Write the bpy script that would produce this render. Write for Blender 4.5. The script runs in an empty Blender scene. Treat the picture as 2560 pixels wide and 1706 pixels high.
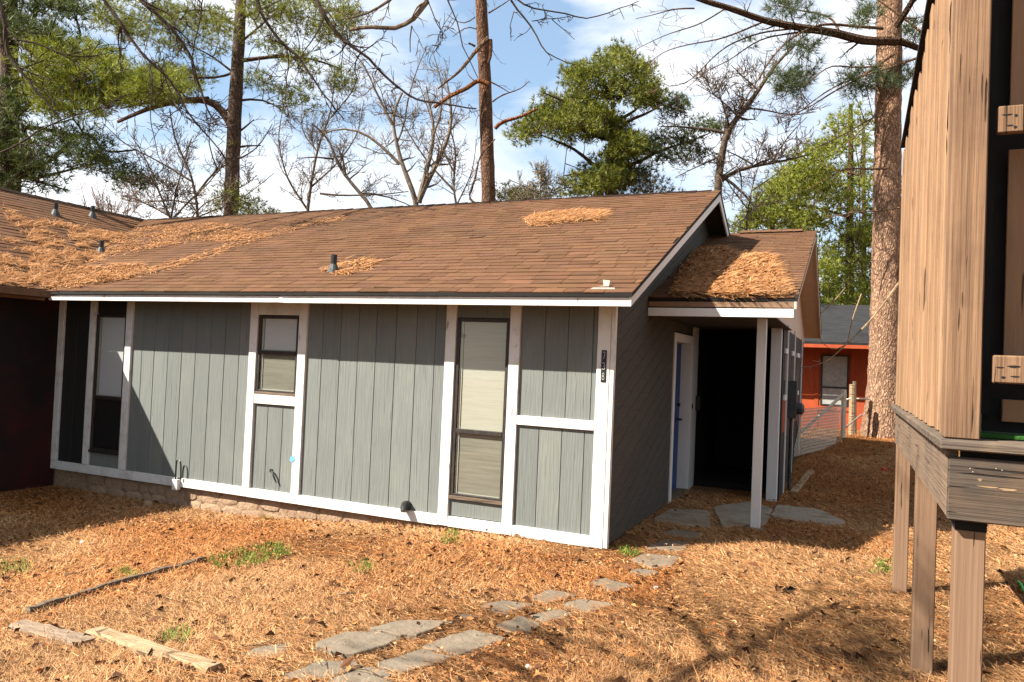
import bpy, math, random
import numpy as np
from mathutils import Vector, Matrix
random.seed(7); RNG = np.random.default_rng(7)
SC = bpy.context.scene; COL = SC.collection

# ------------------------------------------------------------------ camera
CAM = np.array([2.0509, -6.8963, 1.75])
RM = np.array([[0.912455, 0.406933, 0.042802], [0.028947, 0.040145, -0.998774], [-0.408152, 0.912576, 0.024851]])
FPX = 1878.71
cd = bpy.data.cameras.new('camera'); cam = bpy.data.objects.new('camera', cd); COL.objects.link(cam)
m4 = Matrix.Identity(4)
for r in range(3):
    m4[r][0] = RM[0][r]; m4[r][1] = -RM[1][r]; m4[r][2] = -RM[2][r]; m4[r][3] = CAM[r]
cam.matrix_world = m4
cd.sensor_width = 36; cd.lens = 36 * FPX / 2560; cd.clip_start = 0.05; cd.clip_end = 600
SC.camera = cam

# ------------------------------------------------------------------ sky and sun
SUN = np.array([1.0, 0.95, -1.28]); SUN /= np.linalg.norm(SUN)      # direction the light travels
elev = math.asin(-SUN[2]); azi = math.atan2(-SUN[0], -SUN[1])       # from +Y towards +X
w = bpy.data.worlds.new('World'); SC.world = w; w.use_nodes = True
nt = w.node_tree; nt.nodes.clear()
out = nt.nodes.new('ShaderNodeOutputWorld'); bg = nt.nodes.new('ShaderNodeBackground')
sky = nt.nodes.new('ShaderNodeTexSky'); sky.sky_type = 'NISHITA'; sky.sun_disc = False
sky.sun_elevation = elev; sky.sun_rotation = azi; sky.air_density = 1.0; sky.dust_density = 0.6; sky.ozone_density = 1.5
tc = nt.nodes.new('ShaderNodeTexCoord'); mp = nt.nodes.new('ShaderNodeMapping'); mp.inputs['Scale'].default_value = (1.6, 1.6, 5.0)
mp.inputs['Location'].default_value = (0.45, 0.2, 0.62)
ns = nt.nodes.new('ShaderNodeTexNoise'); ns.inputs['Scale'].default_value = 1.7; ns.inputs['Detail'].default_value = 7; ns.inputs['Roughness'].default_value = 0.55
ns.inputs['Distortion'].default_value = 0.35
cr = nt.nodes.new('ShaderNodeValToRGB'); cr.color_ramp.elements[0].position = 0.36; cr.color_ramp.elements[1].position = 0.60
mx = nt.nodes.new('ShaderNodeMix'); mx.data_type = 'RGBA'
mx.inputs['B'].default_value = (10.6, 10.7, 10.9, 1)
L = nt.links.new
L(tc.outputs['Generated'], mp.inputs['Vector']); L(mp.outputs['Vector'], ns.inputs['Vector']); L(ns.outputs['Fac'], cr.inputs['Fac'])
L(cr.outputs['Color'], mx.inputs['Factor'])
gm = nt.nodes.new('ShaderNodeMix'); gm.data_type = 'RGBA'; gm.blend_type = 'ADD'; gm.inputs['Factor'].default_value = 1.0
gm.inputs['B'].default_value = (1.9, 2.7, 3.5, 1)
L(sky.outputs['Color'], gm.inputs['A']); L(gm.outputs['Result'], mx.inputs['A'])
L(mx.outputs['Result'], bg.inputs['Color']); bg.inputs['Strength'].default_value = 0.035
L(bg.outputs['Background'], out.inputs['Surface'])
sd = bpy.data.lights.new('sun', 'SUN'); sun = bpy.data.objects.new('sun', sd); COL.objects.link(sun)
sd.energy = 5.0; sd.angle = math.radians(0.53); sd.color = (1.0, 0.93, 0.82)
sun.rotation_euler = Vector(SUN).to_track_quat('-Z', 'Y').to_euler()
SC.view_settings.view_transform = 'Standard'; SC.view_settings.look = 'None'; SC.view_settings.gamma = 1
SC.view_settings.use_curve_mapping = False; SC.view_settings.exposure = 1.86
SC.cycles.max_bounces = 6; SC.cycles.transparent_max_bounces = 12

# ------------------------------------------------------------------ survey helpers: measured sight lines to real positions
K = 2560 / 2353.0
def ray(x, y): return RM.T @ np.array([(x - 1280) / FPX, (y - 853) / FPX, 1.0])
def onX(x, y, X): d = ray(x, y); return CAM + d * ((X - CAM[0]) / d[0])
def onY(x, y, Y): d = ray(x, y); return CAM + d * ((Y - CAM[1]) / d[1])
def at(x, y, depth): return CAM + ray(x, y) * depth
def onplane(x, y, n, k): d = ray(x, y); n = np.array(n, float); return CAM + d * ((k - CAM @ n) / (d @ n))
def reg(ox, oy, s, pts): return [(ox + a / s, oy + b / s) for a, b in pts]
def DD(pts): return [(a * K, b * K) for a, b in pts]
def sstep(t): t = np.clip(t, 0, 1); return t * t * (3 - 2 * t)

_vt = np.random.default_rng(3).random((64, 64))
def vnoise(x, y):
    x = np.asarray(x, float); y = np.asarray(y, float)
    xi = np.floor(x).astype(int); yi = np.floor(y).astype(int); fx = x - xi; fy = y - yi
    fx = fx * fx * (3 - 2 * fx); fy = fy * fy * (3 - 2 * fy)
    g = lambda a, b: _vt[a % 64, b % 64]
    return (g(xi, yi) * (1 - fx) + g(xi + 1, yi) * fx) * (1 - fy) + (g(xi, yi + 1) * (1 - fx) + g(xi + 1, yi + 1) * fx) * fy
def fbm(x, y, o=3):
    s = 0; a = 0.5; t = 0
    for i in range(o):
        s = s + a * vnoise(x * 2 ** i + 7.3 * i, y * 2 ** i + 3.1 * i); t += a; a *= 0.5
    return s / t
def gz(x, y):
    """height of the ground"""
    x = np.asarray(x, float); y = np.asarray(y, float)
    left = -0.24 * sstep((-x - 0.6) / 4.4)
    back = 0.36 * sstep((y - 3.2) / 8.0) * sstep((x + 1.0) / 2.0)
    return left + back + 0.05 * (fbm(x * 0.7, y * 0.7) - 0.5) * sstep((np.abs(y - 1) - 0.3) / 1.5) + 0.015 * (fbm(x * 3, y * 3) - 0.5)
def onG(x, y):
    d = ray(x, y); z = 0.0
    for _ in range(12):
        p = CAM + d * ((z - CAM[2]) / d[2]); z = float(gz(p[0], p[1]))
    return CAM + d * ((z - CAM[2]) / d[2])

# ------------------------------------------------------------------ mesh builder
class MB:
    def __init__(s): s.v = []; s.q = []; s.t = []; s.c = []; s.n = 0; s.ng = []
    def add(s, v, q=None, t=None, c=None, ng=None):
        v = np.asarray(v, float).reshape(-1, 3)
        if q is not None and len(q): s.q.append(np.asarray(q, int) + s.n)
        if t is not None and len(t): s.t.append(np.asarray(t, int) + s.n)
        if ng is not None:
            for f in ng: s.ng.append([i + s.n for i in f])
        s.v.append(v)
        if c is None: c = np.ones((len(v), 3))
        c = np.asarray(c, float)
        if c.ndim == 1: c = np.tile(c, (len(v), 1))
        s.c.append(c); s.n += len(v)
    def box(s, x0, x1, y0, y1, z0, z1, c=None):
        v = [(x, y, z) for z in (z0, z1) for y in (y0, y1) for x in (x0, x1)]
        s.add(v, q=[(0, 2, 3, 1), (4, 5, 7, 6), (0, 1, 5, 4), (2, 6, 7, 3), (0, 4, 6, 2), (1, 3, 7, 5)], c=c)
    def prism(s, poly, ext, c=None):
        """poly: planar list of 3d points; ext: extrusion vector"""
        p = np.asarray(poly, float); n = len(p); e = np.asarray(ext, float)
        s.add(np.vstack([p, p + e]), ng=[list(range(n))[::-1], list(range(n, 2 * n))],
              q=[(i, (i + 1) % n, n + (i + 1) % n, n + i) for i in range(n)], c=c)
    def beam(s, a, b, wd, ht, up=(0, 0, 1), c=None):
        """bar from a to b, wd across, ht along up (centred)"""
        a = np.asarray(a, float); b = np.asarray(b, float); d = b - a; d /= np.linalg.norm(d)
        r = np.cross(d, up); r /= np.linalg.norm(r); u = np.cross(r, d)
        v = [p + r * i * wd / 2 + u * j * ht / 2 for p in (a, b) for j in (-1, 1) for i in (-1, 1)]
        s.add(v, q=[(0, 2, 3, 1), (4, 5, 7, 6), (0, 1, 5, 4), (2, 6, 7, 3), (0, 4, 6, 2), (1, 3, 7, 5)], c=c)
    def tube(s, pts, rad, k=6, c=None, cap=False, rough=0.0):
        p = np.asarray(pts, float); n = len(p)
        r = np.interp(np.linspace(0, 1, n), np.linspace(0, 1, len(rad)), rad) if not np.isscalar(rad) else np.full(n, rad)
        d = np.gradient(p, axis=0); d /= np.linalg.norm(d, axis=1)[:, None] + 1e-9
        ref = np.array([0, 0, 1.0]) if abs(d[0][2]) < 0.9 else np.array([1.0, 0, 0])
        u = np.cross(d, ref); u /= np.linalg.norm(u, axis=1)[:, None] + 1e-9; w_ = np.cross(d, u)
        a = np.linspace(0, 2 * math.pi, k, endpoint=False)
        rr = r[:, None] * (1 + (RNG.random((n, k)) - 0.5) * rough)
        v = p[:, None] + rr[..., None] * (np.cos(a)[None, :, None] * u[:, None] + np.sin(a)[None, :, None] * w_[:, None])
        i = np.arange(n - 1)[:, None] * k; j = np.arange(k)[None]
        q = np.stack([i + j, i + (j + 1) % k, i + k + (j + 1) % k, i + k + j], -1).reshape(-1, 4)
        s.add(v.reshape(-1, 3), q=q, c=c, ng=[list(range(k))[::-1], list(range((n - 1) * k, n * k))] if cap else None)
    def build(s, name, mat, parent=None, smooth=False, bevel=0.0):
        me = bpy.data.meshes.new(name)
        V = np.vstack(s.v); C = np.vstack(s.c)
        q = np.vstack(s.q) if s.q else np.zeros((0, 4), int); t = np.vstack(s.t) if s.t else np.zeros((0, 3), int)
        ngl = [len(f) for f in s.ng]; ngf = [i for f in s.ng for i in f]
        loops = np.concatenate([q.ravel(), t.ravel(), np.array(ngf, int)]).astype(np.int32)
        tot = np.concatenate([np.full(len(q), 4), np.full(len(t), 3), np.array(ngl, int)]).astype(np.int32)
        me.vertices.add(len(V)); me.vertices.foreach_set('co', V.astype(np.float32).ravel())
        me.loops.add(len(loops)); me.loops.foreach_set('vertex_index', loops)
        me.polygons.add(len(tot)); st = np.concatenate([[0], np.cumsum(tot)[:-1]]).astype(np.int32)
        me.polygons.foreach_set('loop_start', st); me.polygons.foreach_set('loop_total', tot)
        ca = me.color_attributes.new('Col', 'FLOAT_COLOR', 'POINT')
        ca.data.foreach_set('color', np.hstack([C, np.ones((len(C), 1))]).astype(np.float32).ravel())
        me.update(calc_edges=True)
        me.polygons.foreach_set('use_smooth', np.full(len(tot), bool(smooth)))
        me.materials.append(mat)
        o = bpy.data.objects.new(name, me); COL.objects.link(o)
        if parent is not None: o.parent = parent
        if bevel:
            b = o.modifiers.new('bevel', 'BEVEL'); b.width = bevel; b.segments = 1; b.limit_method = 'ANGLE'
        return o
def thing(name, label, cat, loc=(0, 0, 0), group=None):
    o = bpy.data.objects.new(name, None); COL.objects.link(o); o.empty_display_size = 0.2
    o['label'] = label; o['category'] = cat
    if group: o['group'] = group
    return o
def tag(o, label, cat, group=None, kind=None):
    o['label'] = label
    if cat: o['category'] = cat
    if group: o['group'] = group
    if kind: o['kind'] = kind
    return o
def bx(name, mat, parent, x0, x1, y0, y1, z0, z1, bevel=0.003):
    m = MB(); m.box(x0, x1, y0, y1, z0, z1); return m.build(name, mat, parent, bevel=bevel)

# ------------------------------------------------------------------ materials
def mat(name, col, col2=None, rough=0.8, scale=(4, 4, 4), nscale=3.0, contrast=(0.35, 0.65), bump=0.0, bscale=None, attr=False,
        spec=0.3, rnd=0.0, stain=None, stain_amt=0.0, stain_scale=1.5, sub=None, metal=0.0):
    col = tuple(c * 0.66 for c in col); col2 = tuple(c * 0.66 for c in col2) if col2 else None; stain = tuple(c * 0.66 for c in stain) if stain else None
    m = bpy.data.materials.new(name); m.use_nodes = True; t = m.node_tree; n = t.nodes; l = t.links.new
    b = n['Principled BSDF']; b.inputs['Roughness'].default_value = rough; b.inputs['Specular IOR Level'].default_value = spec
    b.inputs['Metallic'].default_value = metal
    tcn = n.new('ShaderNodeTexCoord'); oi = n.new('ShaderNodeObjectInfo')
    add = n.new('ShaderNodeVectorMath'); add.operation = 'ADD'
    mul = n.new('ShaderNodeVectorMath'); mul.operation = 'SCALE'; mul.inputs['Scale'].default_value = 37.0
    cmb = n.new('ShaderNodeCombineXYZ')
    for k in 'XYZ': l(oi.outputs['Random'], cmb.inputs[k])
    l(cmb.outputs[0], mul.inputs[0]); l(tcn.outputs['Object'], add.inputs[0]); l(mul.outputs[0], add.inputs[1])
    mpn = n.new('ShaderNodeMapping'); mpn.inputs['Scale'].default_value = scale; l(add.outputs[0], mpn.inputs['Vector'])
    nz = n.new('ShaderNodeTexNoise'); nz.inputs['Scale'].default_value = nscale; nz.inputs['Detail'].default_value = 6; nz.inputs['Roughness'].default_value = 0.65
    l(mpn.outputs[0], nz.inputs['Vector'])
    ramp = n.new('ShaderNodeValToRGB'); e = ramp.color_ramp.elements
    e[0].position, e[1].position = contrast; e[0].color = (*col, 1); e[1].color = (*(col2 or col), 1)
    l(nz.outputs['Fac'], ramp.inputs['Fac']); cur = ramp.outputs['Color']
    if stain:
        n2 = n.new('ShaderNodeTexNoise'); n2.inputs['Scale'].default_value = stain_scale; n2.inputs['Detail'].default_value = 8; n2.inputs['Roughness'].default_value = 0.6
        l(add.outputs[0], n2.inputs['Vector'])
        mr = n.new('ShaderNodeMapRange'); mr.inputs['From Min'].default_value = 0.5; mr.inputs['From Max'].default_value = 0.72; mr.inputs['To Max'].default_value = stain_amt
        l(n2.outputs['Fac'], mr.inputs['Value'])
        mm = n.new('ShaderNodeMix'); mm.data_type = 'RGBA'; l(mr.outputs['Result'], mm.inputs['Factor']); l(cur, mm.inputs['A']); mm.inputs['B'].default_value = (*stain, 1); cur = mm.outputs['Result']
    if attr:
        at_ = n.new('ShaderNodeAttribute'); at_.attribute_name = 'Col'
        mm = n.new('ShaderNodeMix'); mm.data_type = 'RGBA'; mm.blend_type = 'MULTIPLY'; mm.inputs['Factor'].default_value = 1
        l(cur, mm.inputs['A']); l(at_.outputs['Color'], mm.inputs['B']); cur = mm.outputs['Result']
    if rnd:
        hs = n.new('ShaderNodeHueSaturation'); mr = n.new('ShaderNodeMapRange'); mr.inputs['To Min'].default_value = 1 - rnd; mr.inputs['To Max'].default_value = 1 + rnd
        l(oi.outputs['Random'], mr.inputs['Value']); l(mr.outputs['Result'], hs.inputs['Value']); l(cur, hs.inputs['Color']); cur = hs.outputs['Color']
    l(cur, b.inputs['Base Color'])
    if bump:
        bn = n.new('ShaderNodeBump'); bn.inputs['Strength'].default_value = bump; bn.inputs['Distance'].default_value = 0.02
        if bscale:
            mp2 = n.new('ShaderNodeMapping'); mp2.inputs['Scale'].default_value = bscale; l(add.outputs[0], mp2.inputs['Vector'])
            nb = n.new('ShaderNodeTexNoise'); nb.inputs['Scale'].default_value = 1.0; nb.inputs['Detail'].default_value = 5; l(mp2.outputs[0], nb.inputs['Vector']); l(nb.outputs['Fac'], bn.inputs['Height'])
        else: l(nz.outputs['Fac'], bn.inputs['Height'])
        l(bn.outputs['Normal'], b.inputs['Normal'])
    if sub: b.inputs['Transmission Weight'].default_value = 0.0
    return m
M = {}
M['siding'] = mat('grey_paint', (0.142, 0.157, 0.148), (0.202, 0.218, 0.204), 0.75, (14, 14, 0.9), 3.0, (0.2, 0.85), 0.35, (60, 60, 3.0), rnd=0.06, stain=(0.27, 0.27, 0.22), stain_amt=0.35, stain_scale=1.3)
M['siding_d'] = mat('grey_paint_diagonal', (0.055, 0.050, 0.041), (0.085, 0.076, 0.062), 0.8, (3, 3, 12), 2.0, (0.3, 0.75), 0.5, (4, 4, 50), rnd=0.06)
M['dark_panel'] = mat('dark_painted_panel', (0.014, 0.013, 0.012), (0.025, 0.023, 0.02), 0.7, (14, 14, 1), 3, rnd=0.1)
M['white'] = mat('white_paint', (0.80, 0.79, 0.76), (0.74, 0.72, 0.68), 0.6, (8, 8, 2), 3, (0.4, 0.8), 0.25, (60, 60, 6), stain=(0.42, 0.36, 0.30), stain_amt=0.55, stain_scale=6.0)
M['white_clean'] = mat('white_paint_clean', (0.80, 0.79, 0.77), (0.75, 0.74, 0.72), 0.6, (4, 4, 1), 3, bump=0.15, bscale=(30, 30, 4))
M['soffit'] = mat('tan_soffit_paint', (0.66, 0.50, 0.39), (0.72, 0.56, 0.44), 0.8, (3, 3, 3), 2)
M['screen'] = mat('screened_blind', (0.24, 0.22, 0.175), (0.32, 0.30, 0.245), 0.85, (1, 1, 20), 2)
M['frame'] = mat('dark_window_frame', (0.018, 0.015, 0.013), (0.05, 0.04, 0.032), 0.5, (8, 8, 3), 3)
M['blind'] = mat('cream_blind', (0.50, 0.48, 0.40), (0.57, 0.55, 0.47), 0.8, (1, 1, 30), 2)
M['blind_w'] = mat('pale_blind', (0.76, 0.75, 0.78), (0.80, 0.79, 0.81), 0.8, (1, 1, 20), 2)
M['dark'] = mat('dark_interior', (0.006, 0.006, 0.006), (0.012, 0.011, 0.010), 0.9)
M['black'] = mat('black_plastic', (0.012, 0.012, 0.012), (0.02, 0.02, 0.02), 0.45)
M['shingle'] = mat('brown_shingle', (0.135, 0.068, 0.036), (0.205, 0.104, 0.055), 0.95, (1, 1, 1), 2.2, (0.25, 0.8), 0.7, (180, 180, 180), attr=True, rnd=0.08, stain=(0.11, 0.068, 0.045), stain_amt=0.55, stain_scale=0.7, spec=0.1)
M['decking'] = mat('roof_deck_edge', (0.008, 0.007, 0.006), (0.014, 0.011, 0.009), 0.9)  # near-black, so the eave edge carries the drip shadow line in its colour
M['flash'] = mat('brown_metal_edge', (0.22, 0.13, 0.075), (0.28, 0.17, 0.10), 0.5)
M['needle'] = mat('dry_needles', (0.9, 0.9, 0.9), (1.0, 1.0, 1.0), 0.8, attr=True, spec=0.15)
M['leaf'] = mat('foliage', (0.85, 0.85, 0.85), (1.0, 1.0, 1.0), 0.6, attr=True, spec=0.3)
M['bark'] = mat('pine_bark', (0.10, 0.062, 0.042), (0.30, 0.20, 0.14), 0.95, (9, 9, 2.2), 3.0, (0.35, 0.62), 1.0, (16, 16, 4.0), attr=True, spec=0.1)
M['bark_grey'] = mat('grey_bark', (0.11, 0.09, 0.07), (0.27, 0.225, 0.18), 0.95, (5, 5, 3), 3, (0.35, 0.65), 0.8, attr=True, spec=0.1)
M['stone'] = mat('flagstone', (0.155, 0.122, 0.086), (0.245, 0.20, 0.148), 0.9, (2, 2, 2), 4, (0.3, 0.7), 0.5, (25, 25, 25), rnd=0.10, stain=(0.18, 0.10, 0.05), stain_amt=0.5, stain_scale=4, spec=0.2)
M['slab'] = mat('worn_concrete', (0.26, 0.215, 0.16), (0.38, 0.32, 0.245), 0.9, (2, 2, 2), 4, (0.3, 0.7), 0.4, (25, 25, 25), stain=(0.16, 0.09, 0.045), stain_amt=0.7, stain_scale=5, spec=0.2)
M['fstone'] = mat('foundation_stone', (0.30, 0.195, 0.125), (0.44, 0.31, 0.21), 0.95, (3, 3, 3), 4, (0.3, 0.7), 0.7, (30, 30, 30), rnd=0.12, spec=0.1)
M['mortar'] = mat('foundation_mortar', (0.26, 0.165, 0.10), (0.42, 0.29, 0.19), 1.0, (6, 6, 6), 4, bump=0.8, spec=0.1)
M['deckwood'] = mat('weathered_tan_wood', (0.24, 0.135, 0.072), (0.44, 0.27, 0.155), 0.85, (12, 12, 0.4), 2.0, (0.12, 0.85), 0.4, (50, 50, 1.2), rnd=0.10, stain=(0.22, 0.13, 0.08), stain_amt=0.7, stain_scale=3.0, spec=0.15)
M['deckpost'] = mat('brown_painted_post', (0.17, 0.10, 0.06), (0.28, 0.175, 0.11), 0.8, (10, 10, 0.4), 2.0, (0.1, 0.9), 0.3, (50, 50, 1.2), rnd=0.06, spec=0.15)
M['deckgrey'] = mat('weathered_grey_wood', (0.085, 0.065, 0.052), (0.165, 0.13, 0.10), 0.9, (0.6, 9, 14), 2.2, (0.2, 0.8), 0.5, (2.5, 60, 90), rnd=0.08, stain=(0.30, 0.20, 0.12), stain_amt=0.5, stain_scale=3, spec=0.15)
M['deckrim'] = mat('weathered_rim_wood', (0.15, 0.102, 0.07), (0.27, 0.19, 0.13), 0.9, (8, 0.6, 10), 2.2, (0.2, 0.8), 0.4, (60, 2.5, 90), rnd=0.08, stain=(0.10, 0.08, 0.07), stain_amt=0.7, stain_scale=2.5, spec=0.15)
M['deckdark'] = mat('dark_weathered_wood', (0.055, 0.043, 0.035), (0.11, 0.085, 0.066), 0.9, (0.5, 8, 10), 2.2, (0.2, 0.8), 0.4, (2.5, 60, 90), stain=(0.22, 0.13, 0.07), stain_amt=0.35, stain_scale=4, spec=0.15)
M['screenpost'] = mat('brown_screen_post', (0.15, 0.085, 0.047), (0.31, 0.185, 0.108), 0.85, (14, 14, 0.5), 2.2, (0.2, 0.8), 0.5, (80, 80, 2.0), stain=(0.12, 0.07, 0.045), stain_amt=0.7, stain_scale=2.0, spec=0.15)
M['panelwood'] = mat('brown_panel_paint', (0.22, 0.12, 0.062), (0.31, 0.18, 0.095), 0.75, (8, 8, 0.7), 2.5, (0.3, 0.7), 0.3, rnd=0.05)
M['turf'] = mat('green_turf_mat', (0.02, 0.09, 0.01), (0.05, 0.20, 0.02), 0.9, (60, 60, 60), 3, bump=1.0)
M['timber_grey'] = mat('grey_timber', (0.19, 0.14, 0.10), (0.38, 0.28, 0.20), 0.9, (1.2, 10, 14), 3, (0.3, 0.7), 0.9, (3, 60, 60), spec=0.15)
M['timber'] = mat('old_timber', (0.28, 0.185, 0.105), (0.50, 0.35, 0.21), 0.9, (1.2, 10, 14), 3, (0.3, 0.7), 0.9, (3, 60, 60), spec=0.15)
M['timber_dark'] = mat('rotting_timber', (0.10, 0.075, 0.055), (0.24, 0.18, 0.13), 0.95, (1.2, 10, 14), 3, (0.3, 0.7), 0.9, (3, 60, 60), spec=0.1)
M['blue'] = mat('blue_door_paint', (0.02, 0.055, 0.20), (0.03, 0.075, 0.26), 0.5, (2, 2, 1), 2)
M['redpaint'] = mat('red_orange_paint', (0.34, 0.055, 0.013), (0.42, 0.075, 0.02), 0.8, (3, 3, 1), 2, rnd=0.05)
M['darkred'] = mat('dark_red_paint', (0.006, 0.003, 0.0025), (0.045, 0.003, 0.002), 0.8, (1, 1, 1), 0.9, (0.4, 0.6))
M['darkroof'] = mat('grey_roof', (0.006, 0.006, 0.007), (0.028, 0.028, 0.029), 0.95, (1, 3, 3), 3, (0.3, 0.7), 0.6)
M['metal'] = mat('grey_metal', (0.03, 0.034, 0.036), (0.06, 0.065, 0.068), 0.6)
M['galv'] = mat('galvanised_pipe', (0.60, 0.50, 0.38), (0.75, 0.64, 0.50), 0.5)
M['print'] = mat('silver_figures', (0.45, 0.45, 0.42), (0.55, 0.55, 0.52), 0.5)
M['tape'] = mat('blue_tape', (0.12, 0.40, 0.75), (0.2, 0.5, 0.8), 0.6)
M['red'] = mat('red_plastic', (0.55, 0.02, 0.02), (0.6, 0.03, 0.02), 0.5)
M['green'] = mat('green_plastic', (0.02, 0.5, 0.06), (0.03, 0.6, 0.08), 0.5)
M['ground'] = mat('leaf_litter_ground', (0.13, 0.065, 0.026), (0.36, 0.20, 0.085), 1.0, (1, 1, 1), 34, (0.34, 0.64), 1.0, (70, 70, 70), attr=True, spec=0.05)
g = bpy.data.materials.new('window_glass'); g.use_nodes = True; t = g.node_tree; t.nodes.clear()
o_ = t.nodes.new('ShaderNodeOutputMaterial'); tr = t.nodes.new('ShaderNodeBsdfTransparent'); gl = t.nodes.new('ShaderNodeBsdfGlossy'); gl.inputs['Roughness'].default_value = 0.02
fr = t.nodes.new('ShaderNodeLayerWeight'); fr.inputs['Blend'].default_value = 0.12; ms = t.nodes.new('ShaderNodeMixShader'); tr.inputs['Color'].default_value = (0.96, 0.97, 0.96, 1)
t.links.new(fr.outputs['Facing'], ms.inputs[0]); t.links.new(tr.outputs[0], ms.inputs[1]); t.links.new(gl.outputs[0], ms.inputs[2]); t.links.new(ms.outputs[0], o_.inputs[0])
M['glass'] = g

def translucent(m, amt):
    t = m.node_tree; b = t.nodes['Principled BSDF']; tl = t.nodes.new('ShaderNodeBsdfTranslucent'); mx_ = t.nodes.new('ShaderNodeMixShader'); mx_.inputs[0].default_value = amt
    src = b.inputs['Base Color'].links[0].from_socket; t.links.new(src, tl.inputs['Color']); o = t.nodes['Material Output']
    t.links.new(b.outputs[0], mx_.inputs[1]); t.links.new(tl.outputs[0], mx_.inputs[2]); t.links.new(mx_.outputs[0], o.inputs['Surface'])
translucent(M['leaf'], 0.35)
def splits(m, scale, thr, dark):
    t = m.node_tree; n = t.nodes; l = t.links.new; b = n['Principled BSDF']; tcn = n.new('ShaderNodeTexCoord'); oi = n.new('ShaderNodeObjectInfo')
    ad = n.new('ShaderNodeVectorMath'); ad.operation = 'MULTIPLY_ADD'; cm = n.new('ShaderNodeCombineXYZ')
    for k in 'XYZ': l(oi.outputs['Random'], cm.inputs[k])
    l(cm.outputs[0], ad.inputs[0]); ad.inputs[1].default_value = (50, 31, 77); l(tcn.outputs['Object'], ad.inputs[2])
    mp_ = n.new('ShaderNodeMapping'); mp_.inputs['Scale'].default_value = scale; l(ad.outputs[0], mp_.inputs['Vector'])
    nz = n.new('ShaderNodeTexNoise'); nz.inputs['Scale'].default_value = 1; nz.inputs['Detail'].default_value = 2; l(mp_.outputs[0], nz.inputs['Vector'])
    mr = n.new('ShaderNodeMapRange'); mr.inputs['From Min'].default_value = thr; mr.inputs['From Max'].default_value = thr + 0.035; mr.inputs['To Min'].default_value = 1.0; mr.inputs['To Max'].default_value = dark; l(nz.outputs['Fac'], mr.inputs['Value'])
    mu = n.new('ShaderNodeMix'); mu.data_type = 'RGBA'; mu.blend_type = 'MULTIPLY'; mu.inputs['Factor'].default_value = 1
    src = b.inputs['Base Color'].links[0].from_socket; l(src, mu.inputs['A']); l(mr.outputs['Result'], mu.inputs['B']); l(mu.outputs['Result'], b.inputs['Base Color'])
    bn = n.new('ShaderNodeBump'); bn.inputs['Strength'].default_value = 1.0; bn.inputs['Distance'].default_value = 0.01; l(mr.outputs['Result'], bn.inputs['Height'])
    if b.inputs['Normal'].links: l(b.inputs['Normal'].links[0].from_socket, bn.inputs['Normal'])
    l(bn.outputs['Normal'], b.inputs['Normal'])
for k_ in ('deckwood', 'screenpost', 'deckpost', 'panelwood'): splits(M[k_], (38, 38, 2.2), 0.655, 0.28)
for k_ in ('deckgrey', 'deckdark'): splits(M[k_], (2.2, 38, 38), 0.65, 0.3)
splits(M['deckrim'], (38, 2.2, 38), 0.65, 0.3); splits(M['siding'], (55, 55, 2.0), 0.69, 0.8); splits(M['white'], (22, 22, 5), 0.70, 0.55); splits(M['timber'], (4, 4, 60), 0.62, 0.4)
def cracks(m, scale, lo, w_=0.12):
    t = m.node_tree; n = t.nodes; l = t.links.new; b = n['Principled BSDF']; tcn = n.new('ShaderNodeTexCoord'); mp_ = n.new('ShaderNodeMapping'); mp_.inputs['Scale'].default_value = scale
    nz = n.new('ShaderNodeTexNoise'); nz.inputs['Scale'].default_value = 6; ad = n.new('ShaderNodeMixRGB'); ad.inputs[0].default_value = 0.08
    l(tcn.outputs['Object'], nz.inputs['Vector']); l(tcn.outputs['Object'], ad.inputs[1]); l(nz.outputs['Color'], ad.inputs[2]); l(ad.outputs[0], mp_.inputs['Vector'])
    v = n.new('ShaderNodeTexVoronoi'); v.feature = 'DISTANCE_TO_EDGE'; l(mp_.outputs[0], v.inputs['Vector']); v.inputs['Scale'].default_value = 1
    mr = n.new('ShaderNodeMapRange'); mr.inputs['From Max'].default_value = w_; mr.inputs['To Min'].default_value = lo; l(v.outputs['Distance'], mr.inputs['Value'])
    mu = n.new('ShaderNodeMix'); mu.data_type = 'RGBA'; mu.blend_type = 'MULTIPLY'; mu.inputs['Factor'].default_value = 1
    src = b.inputs['Base Color'].links[0].from_socket; l(src, mu.inputs['A']); l(mr.outputs['Result'], mu.inputs['B']); l(mu.outputs['Result'], b.inputs['Base Color'])
    bn = n.new('ShaderNodeBump'); bn.inputs['Strength'].default_value = 1.0; bn.inputs['Distance'].default_value = 0.03; l(mr.outputs['Result'], bn.inputs['Height']); l(b.inputs['Normal'].links[0].from_socket, bn.inputs['Normal']); l(bn.outputs['Normal'], b.inputs['Normal'])
cracks(M['bark'], (26, 26, 9), 0.5, 0.3)

# ------------------------------------------------------------------ ground
def litter_mask(x, y):
    """1 where the litter is orange needles, 0 where it is tan dead grass"""
    n = fbm(x * 0.55 + 3, y * 0.55 + 9, 4)
    near_wall = np.exp(-((y + 0.7) / 0.8) ** 2) * (x < 0.8)
    right_far = sstep((y - 1.0) / 3.0) * (x > 0.5)
    return np.clip((n - 0.52) * 3.2 + 0.6 * near_wall + 0.95 * right_far, 0, 1)
PAL_T = np.array([[0.56, 0.335, 0.165], [0.48, 0.265, 0.12], [0.64, 0.41, 0.225], [0.40, 0.205, 0.085], [0.25, 0.125, 0.052], [0.56, 0.365, 0.19]]) * np.array([1.12, 1.02, 0.93])
PAL_O = np.array([[0.50, 0.225, 0.08], [0.42, 0.17, 0.055], [0.56, 0.28, 0.11], [0.31, 0.12, 0.04], [0.18, 0.072, 0.027], [0.54, 0.28, 0.115]]) * np.array([1.08, 0.98, 0.88])
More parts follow.
